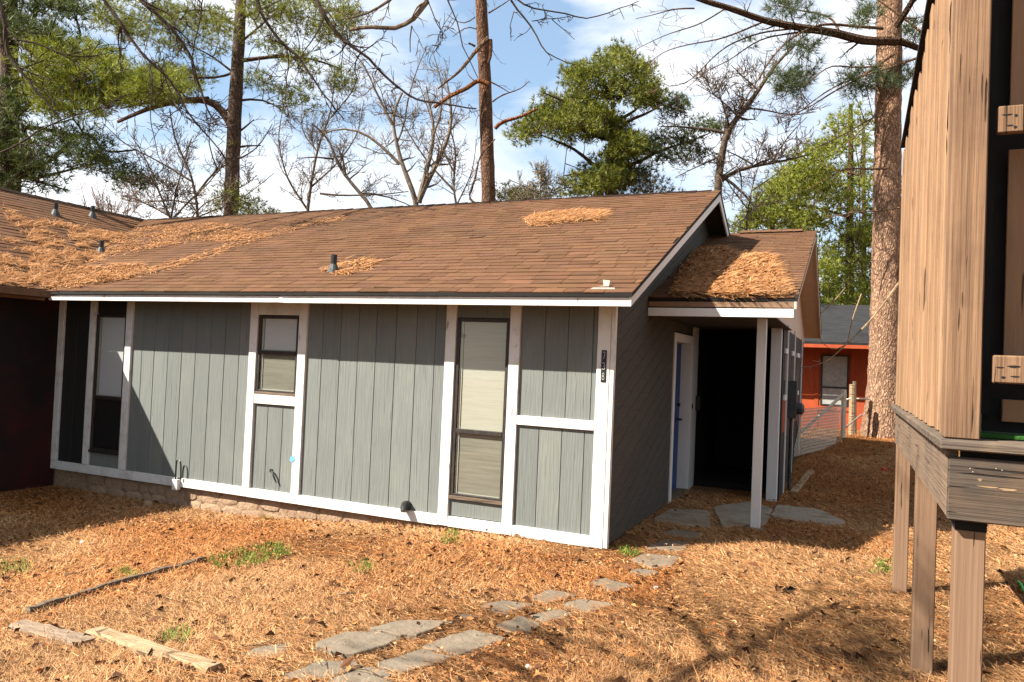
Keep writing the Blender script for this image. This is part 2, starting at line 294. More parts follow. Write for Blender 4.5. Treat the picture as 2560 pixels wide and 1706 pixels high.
def litter_col(x, y, rng, jit=0.25):
    k = rng.integers(0, 6, len(x)); m = litter_mask(x, y)[:, None]; pick = rng.random(len(x))[:, None] < m
    c = np.where(pick, PAL_O[k], PAL_T[k])
    dark = fbm(x * 0.9 + 20, y * 0.9 + 5, 3)
    return c * (1 + (rng.random((len(x), 1)) - 0.5) * 2 * jit) * (0.72 + 0.55 * dark)[:, None]
def grid_ground():
    xs = np.unique(np.concatenate([np.linspace(-260, -16, 24), np.arange(-16, 9, 0.11), np.linspace(9, 260, 26)]))
    ys = np.unique(np.concatenate([np.linspace(-60, -8, 14), np.arange(-8, 15, 0.11), np.linspace(15, 300, 30)]))
    X, Y = np.meshgrid(xs, ys); Z = gz(X, Y) + 0.012 * (fbm(X * 6, Y * 6) - 0.5)
    v = np.stack([X, Y, Z], -1).reshape(-1, 3); nx = len(xs); ny = len(ys)
    i = np.arange(ny - 1)[:, None] * nx; j = np.arange(nx - 1)[None]
    q = np.stack([i + j, i + j + 1, i + nx + j + 1, i + nx + j], -1).reshape(-1, 4)
    x = v[:, 0]; y = v[:, 1]; m = litter_mask(x, y)[:, None]
    c = (1 - m) * np.array([1.12, 1.12, 1.15]) + m * np.array([1.02, 0.78, 0.60])
    c = c * (0.7 + 0.55 * fbm(x * 0.9 + 20, y * 0.9 + 5, 3))[:, None]
    b = MB(); b.add(v, q=q, c=c); o = b.build('ground', M['ground'], smooth=True); o['kind'] = 'structure'
    o['label'] = 'yard covered in dead grass, leaf litter and pine needles'
grid_ground()

# footprints where no litter lies
def inpoly(x, y, poly):
    poly = np.asarray(poly); r = np.zeros(len(x), bool); n = len(poly); j = n - 1
    for i in range(n):
        xi, yi = poly[i][:2]; xj, yj = poly[j][:2]
        r ^= ((yi > y) != (yj > y)) & (x < (xj - xi) * (y - yi) / (yj - yi + 1e-12) + xi); j = i
    return r
STONES = {
 'a': reg(700, 1200, 2.353, [(210, 990), (400, 925), (600, 930), (690, 955), (640, 1000), (415, 1062), (300, 1040)]),
 'b': reg(700, 1200, 2.353, [(525, 905), (720, 855), (960, 860), (930, 895), (800, 940), (715, 945), (600, 921)]),
 'c': reg(700, 1200, 2.353, [(830, 990), (990, 925), (1130, 890), (1330, 945), (1240, 980), (1050, 1045), (960, 1015)]),
 'd': reg(700, 1200, 2.353, [(575, 1090), (830, 1005), (1000, 1050), (960, 1090), (720, 1145), (600, 1120)]),
 'e': reg(700, 1200, 2.353, [(20, 1160), (200, 1085), (420, 1072), (485, 1105), (330, 1165), (60, 1190)]),
 'f': reg(700, 1200, 2.353, [(345, 1172), (520, 1112), (640, 1152), (650, 1230), (250, 1240)]),
 'g': reg(700, 1200, 2.353, [(1170, 750), (1300, 720), (1500, 742), (1320, 800)]),
 'h': reg(700, 1200, 2.353, [(1265, 865), (1400, 812), (1530, 852), (1480, 905), (1350, 905)]),
 'i': reg(700, 1200, 2.353, [(1470, 802), (1640, 772), (1740, 800), (1560, 848)]),
 'j': reg(700, 1200, 2.353, [(1660, 735), (1760, 710), (1980, 740), (1820, 790), (1690, 762)]),
 'k': reg(700, 1200, 2.353, [(1485, 690), (1590, 655), (1750, 688), (1560, 738), (1490, 715)]),
 'l': reg(700, 1200, 2.353, [(1800, 620), (1900, 585), (2100, 632), (1960, 668)]),
 'm': reg(700, 1200, 2.353, [(2050, 545), (2120, 528), (2240, 550), (2130, 580)]),
 'n': reg(700, 1200, 2.353, [(2060, 480), (2140, 440), (2353, 460), (2300, 520), (2200, 525)]),
 'o': reg(700, 1200, 2.353, [(1020, 812), (1080, 797), (1170, 812), (1100, 830)]),
 'p': reg(700, 1200, 2.353, [(-230, 1030), (-110, 985), (60, 975), (40, 1020), (-120, 1052)]),
 'q': reg(1400, 700, 2.24, [(470, 1510), (560, 1465), (725, 1475), (690, 1525)]),
 'r': reg(1400, 700, 2.24, [(560, 1425), (640, 1402), (800, 1425), (760, 1458)]),
 's': reg(1400, 700, 2.24, [(505, 1350), (620, 1285), (842, 1295), (842, 1392), (740, 1385)]),
 't': reg(1400, 700, 2.24, [(858, 1270), (1060, 1245), (1195, 1285), (1150, 1378), (900, 1390)]),
 'u': reg(1400, 700, 2.24, [(1170, 1330), (1212, 1262), (1460, 1292), (1600, 1360), (1570, 1382)]),
}
SG = {k: np.array([onG(*p) for p in v]) for k, v in STONES.items()}
SG = {k: (v if k in 'stu' else v.mean(0) + (v - v.mean(0)) * np.array([1.02, 1.04, 1.0])) for k, v in SG.items()}
allpoly = [v[:, :2] for v in SG.values()]
def masked(x, y):
    r = np.zeros(len(x), bool)
    for p in allpoly: r |= inpoly(x, y, p)
    return r
def house_mask(x, y):
    return ((x > -8.1) & (x < 0.02) & (y > -0.01) & (y < 9)) | ((x < -7.7) & (y < 9)) | ((x > -0.1) & (x < 1.3) & (y > 3.9) & (y < 9))

def scatter_polar(n, rmin, rmax, a0, a1, rng, pw=1.0):
    r = rmin * (rmax / rmin) ** (rng.random(n) ** pw); a = rng.uniform(a0, a1, n)
    yaw = math.radians(-24.1) + a
    return CAM[0] + r * np.sin(yaw), CAM[1] + r * np.cos(yaw), r
def blades(name, n, lmin, lmax, wid, lift, label, seed, rmin=3.0, rmax=20, colf=litter_col, tilt=0.35, keep=None, on_stone=0.025):
    rng = np.random.default_rng(seed)
    x, y, r = scatter_polar(n, rmin, rmax, -0.75, 0.72, rng)
    ok = ~house_mask(x, y)
    ms_ = masked(x, y); ok &= (~ms_) | (rng.random(n) < on_stone)
    if keep is not None: ok &= keep(x, y, rng)
    x = x[ok]; y = y[ok]; r = r[ok]; ms_ = ms_[ok]; n = len(x)
    z = gz(x, y) + 0.004 + rng.random(n) ** 2 * lift + ms_ * 0.02
    flow = fbm(x * 0.8 + 40, y * 0.8) * 6.28
    th = flow + rng.normal(0, 0.9, n); ph = rng.normal(0, tilt, n)
    ln = rng.uniform(lmin, lmax, n); wd = wid * (0.6 + 0.8 * rng.random(n)) * (0.7 + 0.09 * r)
    d = np.stack([np.cos(th) * np.cos(ph), np.sin(th) * np.cos(ph), np.abs(np.sin(ph))], -1)
    s_ = np.stack([-np.sin(th), np.cos(th), rng.normal(0, 0.5, n)], -1)
    p = np.stack([x, y, z], -1)
    v = np.stack([p - s_ * wd[:, None] / 2, p + s_ * wd[:, None] / 2, p + d * ln[:, None] + s_ * wd[:, None] * 0.2, p + d * ln[:, None] - s_ * wd[:, None] * 0.2], 1)
    c = colf(x, y, rng); c = np.repeat(c[:, None], 4, 1)
    b = MB(); b.add(v.reshape(-1, 3), q=np.arange(4 * n).reshape(-1, 4), c=c.reshape(-1, 3))
    o = b.build(name, M['needle']); o['kind'] = 'stuff'; o['label'] = label; return o
def leaves(name, n, size, label, seed, colf=litter_col, rmin=3.0, rmax=20, keep=None, poly=None, zf=None, on_stone=0.07, lift=0.03):
    rng = np.random.default_rng(seed)
    x, y, r = scatter_polar(n, rmin, rmax, -0.75, 0.72, rng)
    ok = ~house_mask(x, y); ms_ = masked(x, y); ok &= (~ms_) | (rng.random(n) < on_stone)
    if keep is not None: ok &= keep(x, y, rng)
    x = x[ok]; y = y[ok]; n = len(x); ms_ = ms_[ok]
    p = np.stack([x, y, gz(x, y) + 0.008 + rng.random(n) * lift + ms_ * 0.02], -1)
    b = MB(); leafgeo(b, p, size * (0.5 + rng.random(n)), colf(x, y, rng) * 0.82, rng)
    o = b.build(name, M['needle']); o['kind'] = 'stuff'; o['label'] = label; return o
def leafgeo(b, p, s, c, rng, flat=0.55):
    n = len(p); th = rng.random(n) * 6.28
    nrm = np.stack([rng.normal(0, flat, n), rng.normal(0, flat, n), np.ones(n)], -1); nrm /= np.linalg.norm(nrm, axis=1)[:, None]
    a = np.stack([np.cos(th), np.sin(th), np.zeros(n)], -1); a -= nrm * np.sum(a * nrm, 1)[:, None]; a /= np.linalg.norm(a, axis=1)[:, None]
    t_ = np.cross(nrm, a); s = s[:, None]
    up = nrm * s * rng.uniform(-0.1, 0.35, (n, 1))
    v = np.stack([p - a * s * 0.6, p + t_ * s * 0.34 + up, p + a * s * 0.6, p - t_ * s * 0.34 + up], 1)
    base = np.arange(n)[:, None] * 4
    tri = np.concatenate([base + np.array([0, 1, 2]), base + np.array([0, 2, 3])])
    b.add(v.reshape(-1, 3), t=tri, c=np.repeat(c[:, None], 4, 1).reshape(-1, 3))

blades('dead_grass', 520000, 0.03, 0.08, 0.0022, 0.020, 'dead tan grass and pine needles matted over the yard', 11)
leaves('leaf_litter', 70000, 0.022, 'small crumpled brown leaves strewn over the yard', 12, keep=lambda x, y, g_: g_.random(len(x)) < 0.25 + 0.75 * litter_mask(x, y))
def bigkeep(x, y, g_): return g_.random(len(x)) < 0.12 + 0.9 * np.exp(-((y + 0.75) / 0.55) ** 2) * (x > -6) * (x < 0.6) + 0.5 * (x > 1.2) * (y > 1.5)
leaves('fallen_leaves', 34000, 0.032, 'larger curled orange brown leaves drifted along the wall and behind the porch', 13, keep=bigkeep, lift=0.05,
       colf=lambda x, y, g_: PAL_O[g_.integers(0, 6, len(x))] * (0.75 + 0.5 * g_.random((len(x), 1))))
blades('pine_needles', 30000, 0.10, 0.19, 0.0028, 0.03, 'long reddish pine needles scattered loosely over the lawn', 17, tilt=0.15,
       colf=lambda x, y, g_: PAL_O[g_.integers(0, 6, len(x))] * (0.6 + 0.7 * g_.random((len(x), 1))), keep=lambda x, y, g_: g_.random(len(x)) < 0.2 + 0.8 * (fbm(x * 1.1 + 9, y * 1.1, 3) > 0.52))
leaves('fallen_leaves', 2600, 0.055, 'scattered dark curled leaves lying singly on the lawn', 18, lift=0.03, colf=lambda x, y, g_: np.array([[0.13, 0.055, 0.025]]) * (0.5 + 1.0 * g_.random((len(x), 1))))
def small_twigs():
    rng = np.random.default_rng(19); x, y, r = scatter_polar(260, 3.2, 14, -0.7, 0.7, rng); b = MB()
    for a, c_ in zip(x, y):
        if house_mask(np.array([a]), np.array([c_]))[0]: continue
        th = rng.random() * 6.28; l = rng.uniform(.05, .22); p0 = np.array([a, c_, float(gz(a, c_)) + .02]); d = np.array([math.cos(th), math.sin(th), 0]) * l
        b.tube([p0, p0 + d * .5 + rng.normal(0, .012, 3), p0 + d], [.004, .002], 3, c=(.5, .42, .36))
    o = b.build('twigs', M['bark_grey']); o['kind'] = 'stuff'; o['label'] = 'small broken twigs scattered over the lawn'
small_twigs()
GREENP = [DD([(470, 1290), (560, 1262), (660, 1245), (675, 1275), (600, 1305), (500, 1312)]), DD([(770, 1305), (850, 1296), (850, 1318), (790, 1322)]),
          DD([(1010, 1228), (1050, 1222), (1055, 1255), (1015, 1255)]), DD([(360, 1460), (430, 1455), (430, 1482), (370, 1485)]),
          DD([(1420, 1262), (1470, 1270), (1465, 1284), (1425, 1280)]), DD([(250, 1320), (290, 1310), (330, 1322), (270, 1338)]),
          DD([(600, 1180), (640, 1178), (640, 1200), (600, 1200)]), DD([(0, 1295), (70, 1290), (70, 1320), (0, 1325)]),
          DD([(1990, 1290), (2050, 1285), (2060, 1320), (2000, 1320)])]
def green_tufts():
    rng = np.random.default_rng(5); P = []
    dens = [2600, 420, 420, 260, 260, 260, 200, 260, 200]
    for poly, n in zip(GREENP, dens):
        q = np.array(poly); x0, y0 = q.min(0); x1, y1 = q.max(0)
        a = rng.uniform(x0, x1, n * 2); b_ = rng.uniform(y0, y1, n * 2)
        cl = fbm(a * 0.05, b_ * 0.12, 2)
        k = inpoly(a, b_, q) & (cl + rng.normal(0, 0.08, len(a)) > 0.48)
        for aa, bb in zip(a[k], b_[k]): P.append(onG(aa, bb))
    P = np.array(P); n = len(P); th = rng.random(n) * 6.28; ph = rng.uniform(0.35, 1.3, n); ln = rng.uniform(0.03, 0.085, n)
    d = np.stack([np.cos(th) * np.cos(ph), np.sin(th) * np.cos(ph), np.sin(ph)], -1); s_ = np.stack([-np.sin(th), np.cos(th), 0 * th], -1) * 0.0035
    v = np.stack([P - s_, P + s_, P + d * ln[:, None] * 0.7 + s_ * .8, P + d * ln[:, None]], 1)
    c = np.array([0.16, 0.24, 0.035]) * (0.5 + 0.9 * rng.random((n, 1)))
    b = MB(); b.add(v.reshape(-1, 3), q=np.arange(4 * n).reshape(-1, 4), c=np.repeat(c[:, None], 4, 1).reshape(-1, 3))
    o = b.build('grass', M['needle']); o['kind'] = 'stuff'; o['label'] = 'patches of fresh green grass in the dead lawn'
green_tufts()

# ------------------------------------------------------------------ the grey house
house = thing('house', 'grey board house with white trim, brown shingle roof and number 738 by the corner', 'house')
EZ = 2.345; SL = 0.42; RY = 4.15; RZ = EZ + SL * (RY + 0.45); RX = 0.30; WX = -7.84; EW = -7.46; WRX = -11.35; SLW = (RZ - EZ) / (EW - WRX)
def zr(y): return EZ + SL * (y + 0.45) if y <= RY else RZ - SL * (y - RY)

# facade wall with boards
fw = bx('facade_wall', M['dark'], house, WX, -0.005, 0.026, 0.10, 0.0, 2.34, 0)
sheath = {}
def board(x0, x1, z0, z1, mt, parent, name='siding_board', y=0.0):
    key = (round(x1 - x0, 3), round(z1 - z0, 3), mt.name, name)
    if key not in sheath:
        w_ = x1 - x0; h = z1 - z0; ch = 0.004
        prof = [(0.002, 0.024), (0.002, ch), (ch + 0.002, 0), (w_ - ch - 0.002, 0), (w_ - 0.002, ch), (w_ - 0.002, 0.024)]
        b = MB(); b.prism([(a, c_, 0) for a, c_ in prof], (0, 0, h)); o = b.build(name, mt, parent); sheath[key] = o.data
    else:
        o = bpy.data.objects.new(name, sheath[key]); COL.objects.link(o); o.parent = parent
    o.location = (x0, y + random.uniform(0, 0.0015), z0); return o
def panel(x0, x1, z0, z1, joints, mt=None):
    xs = [x0] + [j for j in joints if x0 + 0.03 < j < x1 - 0.03] + [x1]
    for a, b_ in zip(xs[:-1], xs[1:]): board(a, b_, z0, z1, mt or M['siding'], fw)
panel(-6.42, -4.43, 0.11, 2.30, [-6.242, -6.023, -5.781, -5.545, -5.313, -5.074, -4.839, -4.609])
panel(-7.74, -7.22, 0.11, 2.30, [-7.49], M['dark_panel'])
panel(-3.59, -1.78, 0.11, 2.30, [-3.384, -3.137, -2.896, -2.661, -2.408, -2.151, -1.921])
panel(-0.935, -0.12, 1.20, 2.30, [-0.679, -0.436, -0.182])
panel(-0.935, -0.12, 0.11, 1.105, [-0.70, -0.46, -0.23])
panel(-4.32, -3.71, 0.11, 1.105, [-4.12, -3.90])
panel(-1.665, -1.05, 0.12, 0.30, []); panel(-1.665, -1.05, 2.165, 2.30, [])
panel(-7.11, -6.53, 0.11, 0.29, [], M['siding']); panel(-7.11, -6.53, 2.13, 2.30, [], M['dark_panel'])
TY = -0.030
def trim(x0, x1, z0, z1, name='trim_board', dy=0.0, mt=None):
    return bx(name, mt or M['white'], house, x0, x1, TY + dy, 0.0255, z0, z1, 0.004)
for x0, x1 in ((-7.846, -7.74), (-7.22, -7.112), (-6.528, -6.415), (-4.432, -4.32), (-3.708, -3.592), (-1.782, -1.664), (-1.05, -0.935)):
    trim(x0, x1, 0.115 if x0 not in (-1.782, -1.05) else 0.01, 2.30, 'trim_post')
trim(-0.128, 0.0, 0.008, 2.30, 'corner_post')
for x0, x1 in ((-7.846, -6.51), (-6.508, -5.50), (-5.42, -4.37), (-4.368, -3.61), (-3.608, -1.783), (-1.663, -1.051), (-0.934, -0.129)):
    trim(x0, x1, 0.004 + random.uniform(-.004, .004), 0.112, 'sill_board', dy=0.003)
trim(-4.319, -3.709, 1.108, 1.222, 'rail_board', 0.002); trim(-0.934, -0.129, 1.107, 1.200, 'rail_board', 0.002)
trim(-4.319, -3.709, 2.155, 2.30, 'head_board', 0.002)
trim(0.0015, 0.045, 0.01, 2.31, 'corner_post', 0.004)   # return of the corner post

def window(x0, x1, z0, z1, zm, blind_up, blind_lo, frame_mat, sill_mat, label=None, inset=0.05):
    f = MB(); t_ = 0.038; y0 = -0.012; y1 = 0.02
    f.box(x0, x0 + t_, y0, y1, z0, z1); f.box(x1 - t_, x1, y0, y1, z0, z1)
    f.box(x0 + t_, x1 - t_, y0, y1, z1 - t_, z1); f.box(x0 + t_, x1 - t_, y0 + 0.002, y1, z0, z0 + 0.045)
    f.box(x0 + t_, x1 - t_, y0 - 0.006, y1, zm - 0.022, zm + 0.022)
    o = f.build('window', frame_mat, house, bevel=0.003)
    if label: o['label'] = label
    for a, b_, bl in ((zm + 0.022, z1 - t_, blind_up), (z0 + 0.045, zm - 0.022, blind_lo)):
        p = MB(); p.box(x0 + t_, x1 - t_, 0.0, 0.004, a, b_); p.build('pane', M['glass'], o)
        if bl:
            c_ = MB(); 
            nsl = max(3, int((b_ - a) / 0.025))
            for i in range(nsl):
                zz = a + (b_ - a) * i / nsl; hh = (b_ - a) / nsl * 0.99
                c_.box(x0 + t_ + 0.035, x1 - t_ - 0.008, 0.0205 + 0.0006 * (i % 2), 0.0235, zz + 0.012, zz + 0.012 + hh)
            s_ = c_.build('blind', bl, o); s_['kind'] = 'stuff'
            j = MB(); j.box(x0 + t_, x0 + t_ + 0.03, 0.012, 0.0245, a, b_); j.box(x0 + t_ + 0.03, x1 - t_, 0.0195, 0.0245, a, a + 0.012); j.build('inner_casing', M['blind'], o)
    bx('sill', sill_mat, o, x0 - 0.005, x1 + 0.005, -0.028, 0.0, z0 - 0.012, z0 + 0.022)
    return o
window(-7.106, -6.532, 0.30, 2.12, 1.02, M['blind_w'], None, M['frame'], M['frame'], 'tall dark framed window with a white blind, at the left in the shade')
window(-4.315, -3.713, 1.228, 2.15, 1.715, M['blind_w'], M['screen'], M['frame'], M['timber_dark'], 'short dark framed window set high between white posts')
window(-1.658, -1.056, 0.305, 2.16, 0.995, M['blind'], M['screen'], M['frame'], M['timber_dark'], 'tall window with cream blinds beside the number post')

# side (gable) wall, boards following the roof slope
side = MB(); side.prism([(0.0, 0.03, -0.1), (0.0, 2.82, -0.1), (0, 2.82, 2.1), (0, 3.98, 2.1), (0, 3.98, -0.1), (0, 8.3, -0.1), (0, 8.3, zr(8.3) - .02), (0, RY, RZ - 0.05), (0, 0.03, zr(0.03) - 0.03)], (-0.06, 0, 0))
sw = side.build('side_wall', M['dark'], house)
def side_boards():
    s = 0.395; pitch = 0.175; g_ = 0.007
    z = -1.8
    while z < 5:
        for (ya, yb, lo, hi) in ((0.046, 2.80, 0.02, 9), (2.80, 4.0, 2.215, 9), (4.0, 8.25, 2.4, 9)):
            # region polygon clipped by band z+s*y .. z+pitch
            poly = [(ya, lo), (yb, lo)]
            top = [(y_, zr(y_) - 0.055) for y_ in ((yb, ya) if not (ya < RY < yb) else (yb, RY, ya))]
            poly += top
            def clip(pl, f_):
                o2 = []
                for i in range(len(pl)):
                    a = pl[i]; b_ = pl[(i + 1) % len(pl)]; fa = f_(a); fb = f_(b_)
                    if fa >= 0: o2.append(a)
                    if (fa >= 0) != (fb >= 0): t_ = fa / (fa - fb); o2.append((a[0] + (b_[0] - a[0]) * t_, a[1] + (b_[1] - a[1]) * t_))
                return o2
            pl = clip(poly, lambda p: p[1] - (z + s * p[0] + g_)); 
            if len(pl) > 2: pl = clip(pl, lambda p: (z + pitch + s * p[0]) - p[1])
            if len(pl) > 2:
                ar = abs(sum(pl[i][0] * pl[(i + 1) % len(pl)][1] - pl[(i + 1) % len(pl)][0] * pl[i][1] for i in range(len(pl)))) / 2
                if ar > 0.003:
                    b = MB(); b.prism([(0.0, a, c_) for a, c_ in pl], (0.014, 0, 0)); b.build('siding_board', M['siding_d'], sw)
        z += pitch
side_boards()

# door in the side wall
dr = bx('door', M['blue'], house, -0.16, -0.12, 2.84, 3.90, 0.03, 2.07, 0.003)
for z0 in (0.25, 1.15): bx('door_panel', M['blue'], dr, -0.12, -0.112, 2.98, 3.76, z0, z0 + 0.75, 0.006)
hb = MB(); hb.tube([(-0.12, 3.72, 1.02), (-0.06, 3.72, 1.02)], 0.012, 8, cap=True); hb.box(-0.065, -0.04, 3.62, 3.735, 1.005, 1.03); hb.build('handle', M['metal'], dr)
hb = MB(); hb.tube([(-0.12, 3.72, 1.22), (-0.075, 3.72, 1.22)], 0.024, 10, cap=True); hb.build('deadbolt', M['metal'], dr)
jb = MB(); jb.box(-0.17, 0.014, 3.905, 3.985, 0.0, 2.17); jb.box(-0.17, 0.014, 2.80, 2.835, 0.0, 2.17); jb.box(-0.17, 0.014, 2.835, 3.905, 2.075, 2.17); jb.build('door_jamb', M['white_clean'], house, bevel=0.003)
jb = MB(); jb.box(0.0145, 0.036, 2.72, 2.83, 0.0, 2.08); jb.box(0.0145, 0.036, 2.72, 4.06, 2.08, 2.19); jb.box(0.0145, 0.036, 3.92, 4.06, 0.0, 2.08); jb.build('door_casing', M['white_clean'], house, bevel=0.003)
bx('threshold', M['stone'], house, -0.17, 0.05, 2.84, 3.90, -0.02, 0.03, 0.004)
bx('corner_post', M['white_clean'], house, -0.02, 0.03, 4.065, 4.40, -0.05, 2.47)
bx('doorbell', M['black'], house, 0.037, 0.05, 4.00, 4.025, 1.16, 1.23, 0.002)
bx('mailbox', M['black'], house, 0.031, 0.10, 4.30, 4.42, 1.12, 1.34, 0.01)

# eave, fascia, rake
bx('fascia', M['white'], house, EW, -3.62, -0.45, -0.412, 2.266, 2.341, 0.003)
bx('fascia', M['white'], house, -3.615, RX - 0.02, -0.452, -0.414, 2.262, 2.343, 0.003)
b = MB(); b.box(-3.64, -3.59, -0.456, -0.4525, 2.268, 2.336); b.build('fascia_joint', M['white_clean'], house)
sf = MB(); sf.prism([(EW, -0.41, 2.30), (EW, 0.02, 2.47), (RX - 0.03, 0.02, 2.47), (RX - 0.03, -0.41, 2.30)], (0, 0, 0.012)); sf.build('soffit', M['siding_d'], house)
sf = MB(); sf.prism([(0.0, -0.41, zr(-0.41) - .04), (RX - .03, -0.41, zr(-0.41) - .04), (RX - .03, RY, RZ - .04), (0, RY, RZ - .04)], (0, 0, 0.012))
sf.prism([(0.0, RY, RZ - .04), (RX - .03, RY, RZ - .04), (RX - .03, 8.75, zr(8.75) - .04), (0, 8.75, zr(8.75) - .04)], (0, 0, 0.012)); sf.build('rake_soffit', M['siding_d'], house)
rk = MB(); h = 0.115
rk.prism([(RX - .02, -0.455, 2.262), (RX - .02, -0.455, 2.345), (RX - .02, RY, RZ + .005), (RX - .02, RY, RZ - h)], (0.022, 0, 0)); rk.build('rake_board', M['white_clean'], house, bevel=0.002)
rk = MB(); rk.prism([(RX - .02, RY, RZ - h), (RX - .02, RY, RZ + .005), (RX - .02, 8.77, zr(8.77) + .005), (RX - .02, 8.77, zr(8.77) - h)], (0.022, 0, 0)); rk.build('rake_board', M['white_clean'], house, bevel=0.002)

# roof deck slabs
T_ = 0.035
roof = MB()
roof.prism([(EW - 0.02, -0.475, EZ), (RX + .012, -0.475, EZ), (RX + .012, RY, RZ), (WRX, RY, RZ)], (0, 0, T_))
roof.prism([(RX + .012, 8.77, zr(8.77)), (WRX, 8.77, zr(8.77)), (WRX, RY + .001, RZ), (RX + .012, RY + .001, RZ)], (0, 0, T_))
rf = roof.build('roof', M['decking'], house)
rw = MB(); rw.prism([(EW - 0.02, -0.475, EZ), (WRX, RY, RZ), (WRX, -11, RZ), (EW - 0.02, -11, EZ)], (0, 0, T_))
rw.prism([(WRX - .001, RY, RZ), (WRX - .001, -11, RZ), (WRX - 3.9, -11, EZ), (WRX - 3.9, RY, EZ)], (0, 0, T_)); rfw = rw.build('wing_roof', M['decking'], house)
bx('wing_fascia', mat('brown_fascia', (0.16, 0.07, 0.03), (0.22, 0.10, 0.045), 0.7), house, EW - 0.05, EW - 0.015, -11, -0.48, 2.255, 2.343)
bx('wing_shadow_caster', mat('brown_shadow_caster', (0.10, 0.045, 0.02), (0.15, 0.065, 0.03), 0.7), house, EW - 0.018, EW + 0.165, -11, -0.53, 2.29, 2.378)  # added along the eave only to shift the wing's shadow edge on the facade
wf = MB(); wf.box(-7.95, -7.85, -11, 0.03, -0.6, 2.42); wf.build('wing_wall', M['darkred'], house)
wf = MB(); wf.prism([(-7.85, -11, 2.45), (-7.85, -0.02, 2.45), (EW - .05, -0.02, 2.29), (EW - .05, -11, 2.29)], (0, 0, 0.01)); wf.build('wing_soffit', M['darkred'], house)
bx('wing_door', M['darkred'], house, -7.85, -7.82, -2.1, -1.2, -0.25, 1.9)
bk = MB(); bk.box(-11.4, -0.08, 8.2, 8.3, -0.4, 2.6); bk.build('rear_wall', M['siding_d'], house)

# shingles: tabs on a sloping plane
def shingles(O, u, v, W, H, parent, nsingle, expo=0.138, tab=0.31, inside=None, seed=1, score=None, thick=0.007):
    """O origin at the eave, u along the eave, v up the slope"""
    rng = np.random.default_rng(seed); u = np.array(u, float); v = np.array(v, float); nn = np.cross(u, v); nn *= np.sign(nn[2])
    rows = int(H / expo) + 1; items = []
    for r in range(rows):
        x = -rng.random() * tab
        wav = rng.normal(0, 0.006)
        while x < W:
            w_ = tab * rng.choice([0.62, 0.8, 1.0, 1.0, 1.15]); x0 = max(x, 0); x1 = min(x + w_ - 0.005, W); x += w_
            if x1 - x0 < 0.03: continue
            y0 = r * expo + wav * 0.4 + rng.normal(0, 0.0025); y1 = min(y0 + expo * 1.12, H + 0.01)
            if y1 - y0 < 0.02: continue
            if inside is not None:
                x0, x1 = inside(x0, x1, (y0 + y1) / 2)
                if x1 - x0 < 0.02: continue
            items.append((x0, x1, y0, y1))
    pts = []
    for (x0, x1, y0, y1) in items:
        t0 = thick + abs(rng.normal(0, 0.003)); t1 = 0.0015; tw = rng.normal(0, 0.0015)
        pts.append([O + u * x0 + v * y0 + nn * (t0 + tw), O + u * x1 + v * y0 + nn * (t0 - tw), O + u * x1 + v * y1 + nn * t1, O + u * x0 + v * y1 + nn * t1,
                    O + u * x0 + v * y0, O + u * x1 + v * y0, O + u * x1 + v * y1 - nn * .001, O + u * x0 + v * y1 - nn * .001])
    F = [(0, 1, 2, 3), (4, 5, 1, 0), (5, 6, 2, 1), (7, 4, 0, 3)]
    tone = [rng.choice([0.90, 0.96, 1.0, 1.04, 1.08]) * np.array([1, rng.uniform(0.96, 1.04), rng.uniform(0.94, 1.06)]) for _ in items]
    order = list(range(len(items)))
    if nsingle and score is not None:
        order.sort(key=lambda i: -score(np.mean(pts[i][:4], axis=0)))
    rest = MB()
    for k, i in enumerate(order):
        if k < nsingle:
            b = MB(); b.add(pts[i], q=F, c=tone[i]); b.build('shingle', M['shingle'], parent)
        else: rest.add(pts[i], q=F, c=tone[i])
    if rest.n:
        o = rest.build('shingle_courses', M['shingle'], parent); o['kind'] = 'stuff'
def size_score(p):
    d = p - CAM; return 1.0 / (d @ RM[2])
sv = np.array([0, 1, SL]); Ls = np.linalg.norm(sv); sv = sv / Ls
Hm = (RY + 0.475) * Ls; O0 = np.array([-12.0, -0.478, EZ + T_])
def ins_main(x0, x1, y):
    yy = y / Ls - 0.475; vx = (EW - .02) + (yy + 0.475) * (WRX - EW) / (RY + 0.45) + 12.0
    return max(x0, vx), x1
shingles(O0, (1, 0, 0), sv, RX + 0.014 + 12.0, Hm, rf, 300, inside=ins_main, seed=4, score=size_score)
svw = np.array([-1, 0, SLW]); Lw = np.linalg.norm(svw); svw /= Lw
def ins_wing(x0, x1, y):
    # u along -Y from Y=+4.5
    xx = EW - y / Lw; Y = -0.475 + (EW - xx) / (EW - WRX) * (RY + 0.475); return max(x0, 4.5 - Y), x1
shingles(np.array([EW - 0.02, 4.5, EZ + T_ + 0.014]), (0, -1, 0), svw, 15.0, (EW - WRX) * Lw, rfw, 0, inside=ins_wing, seed=6)
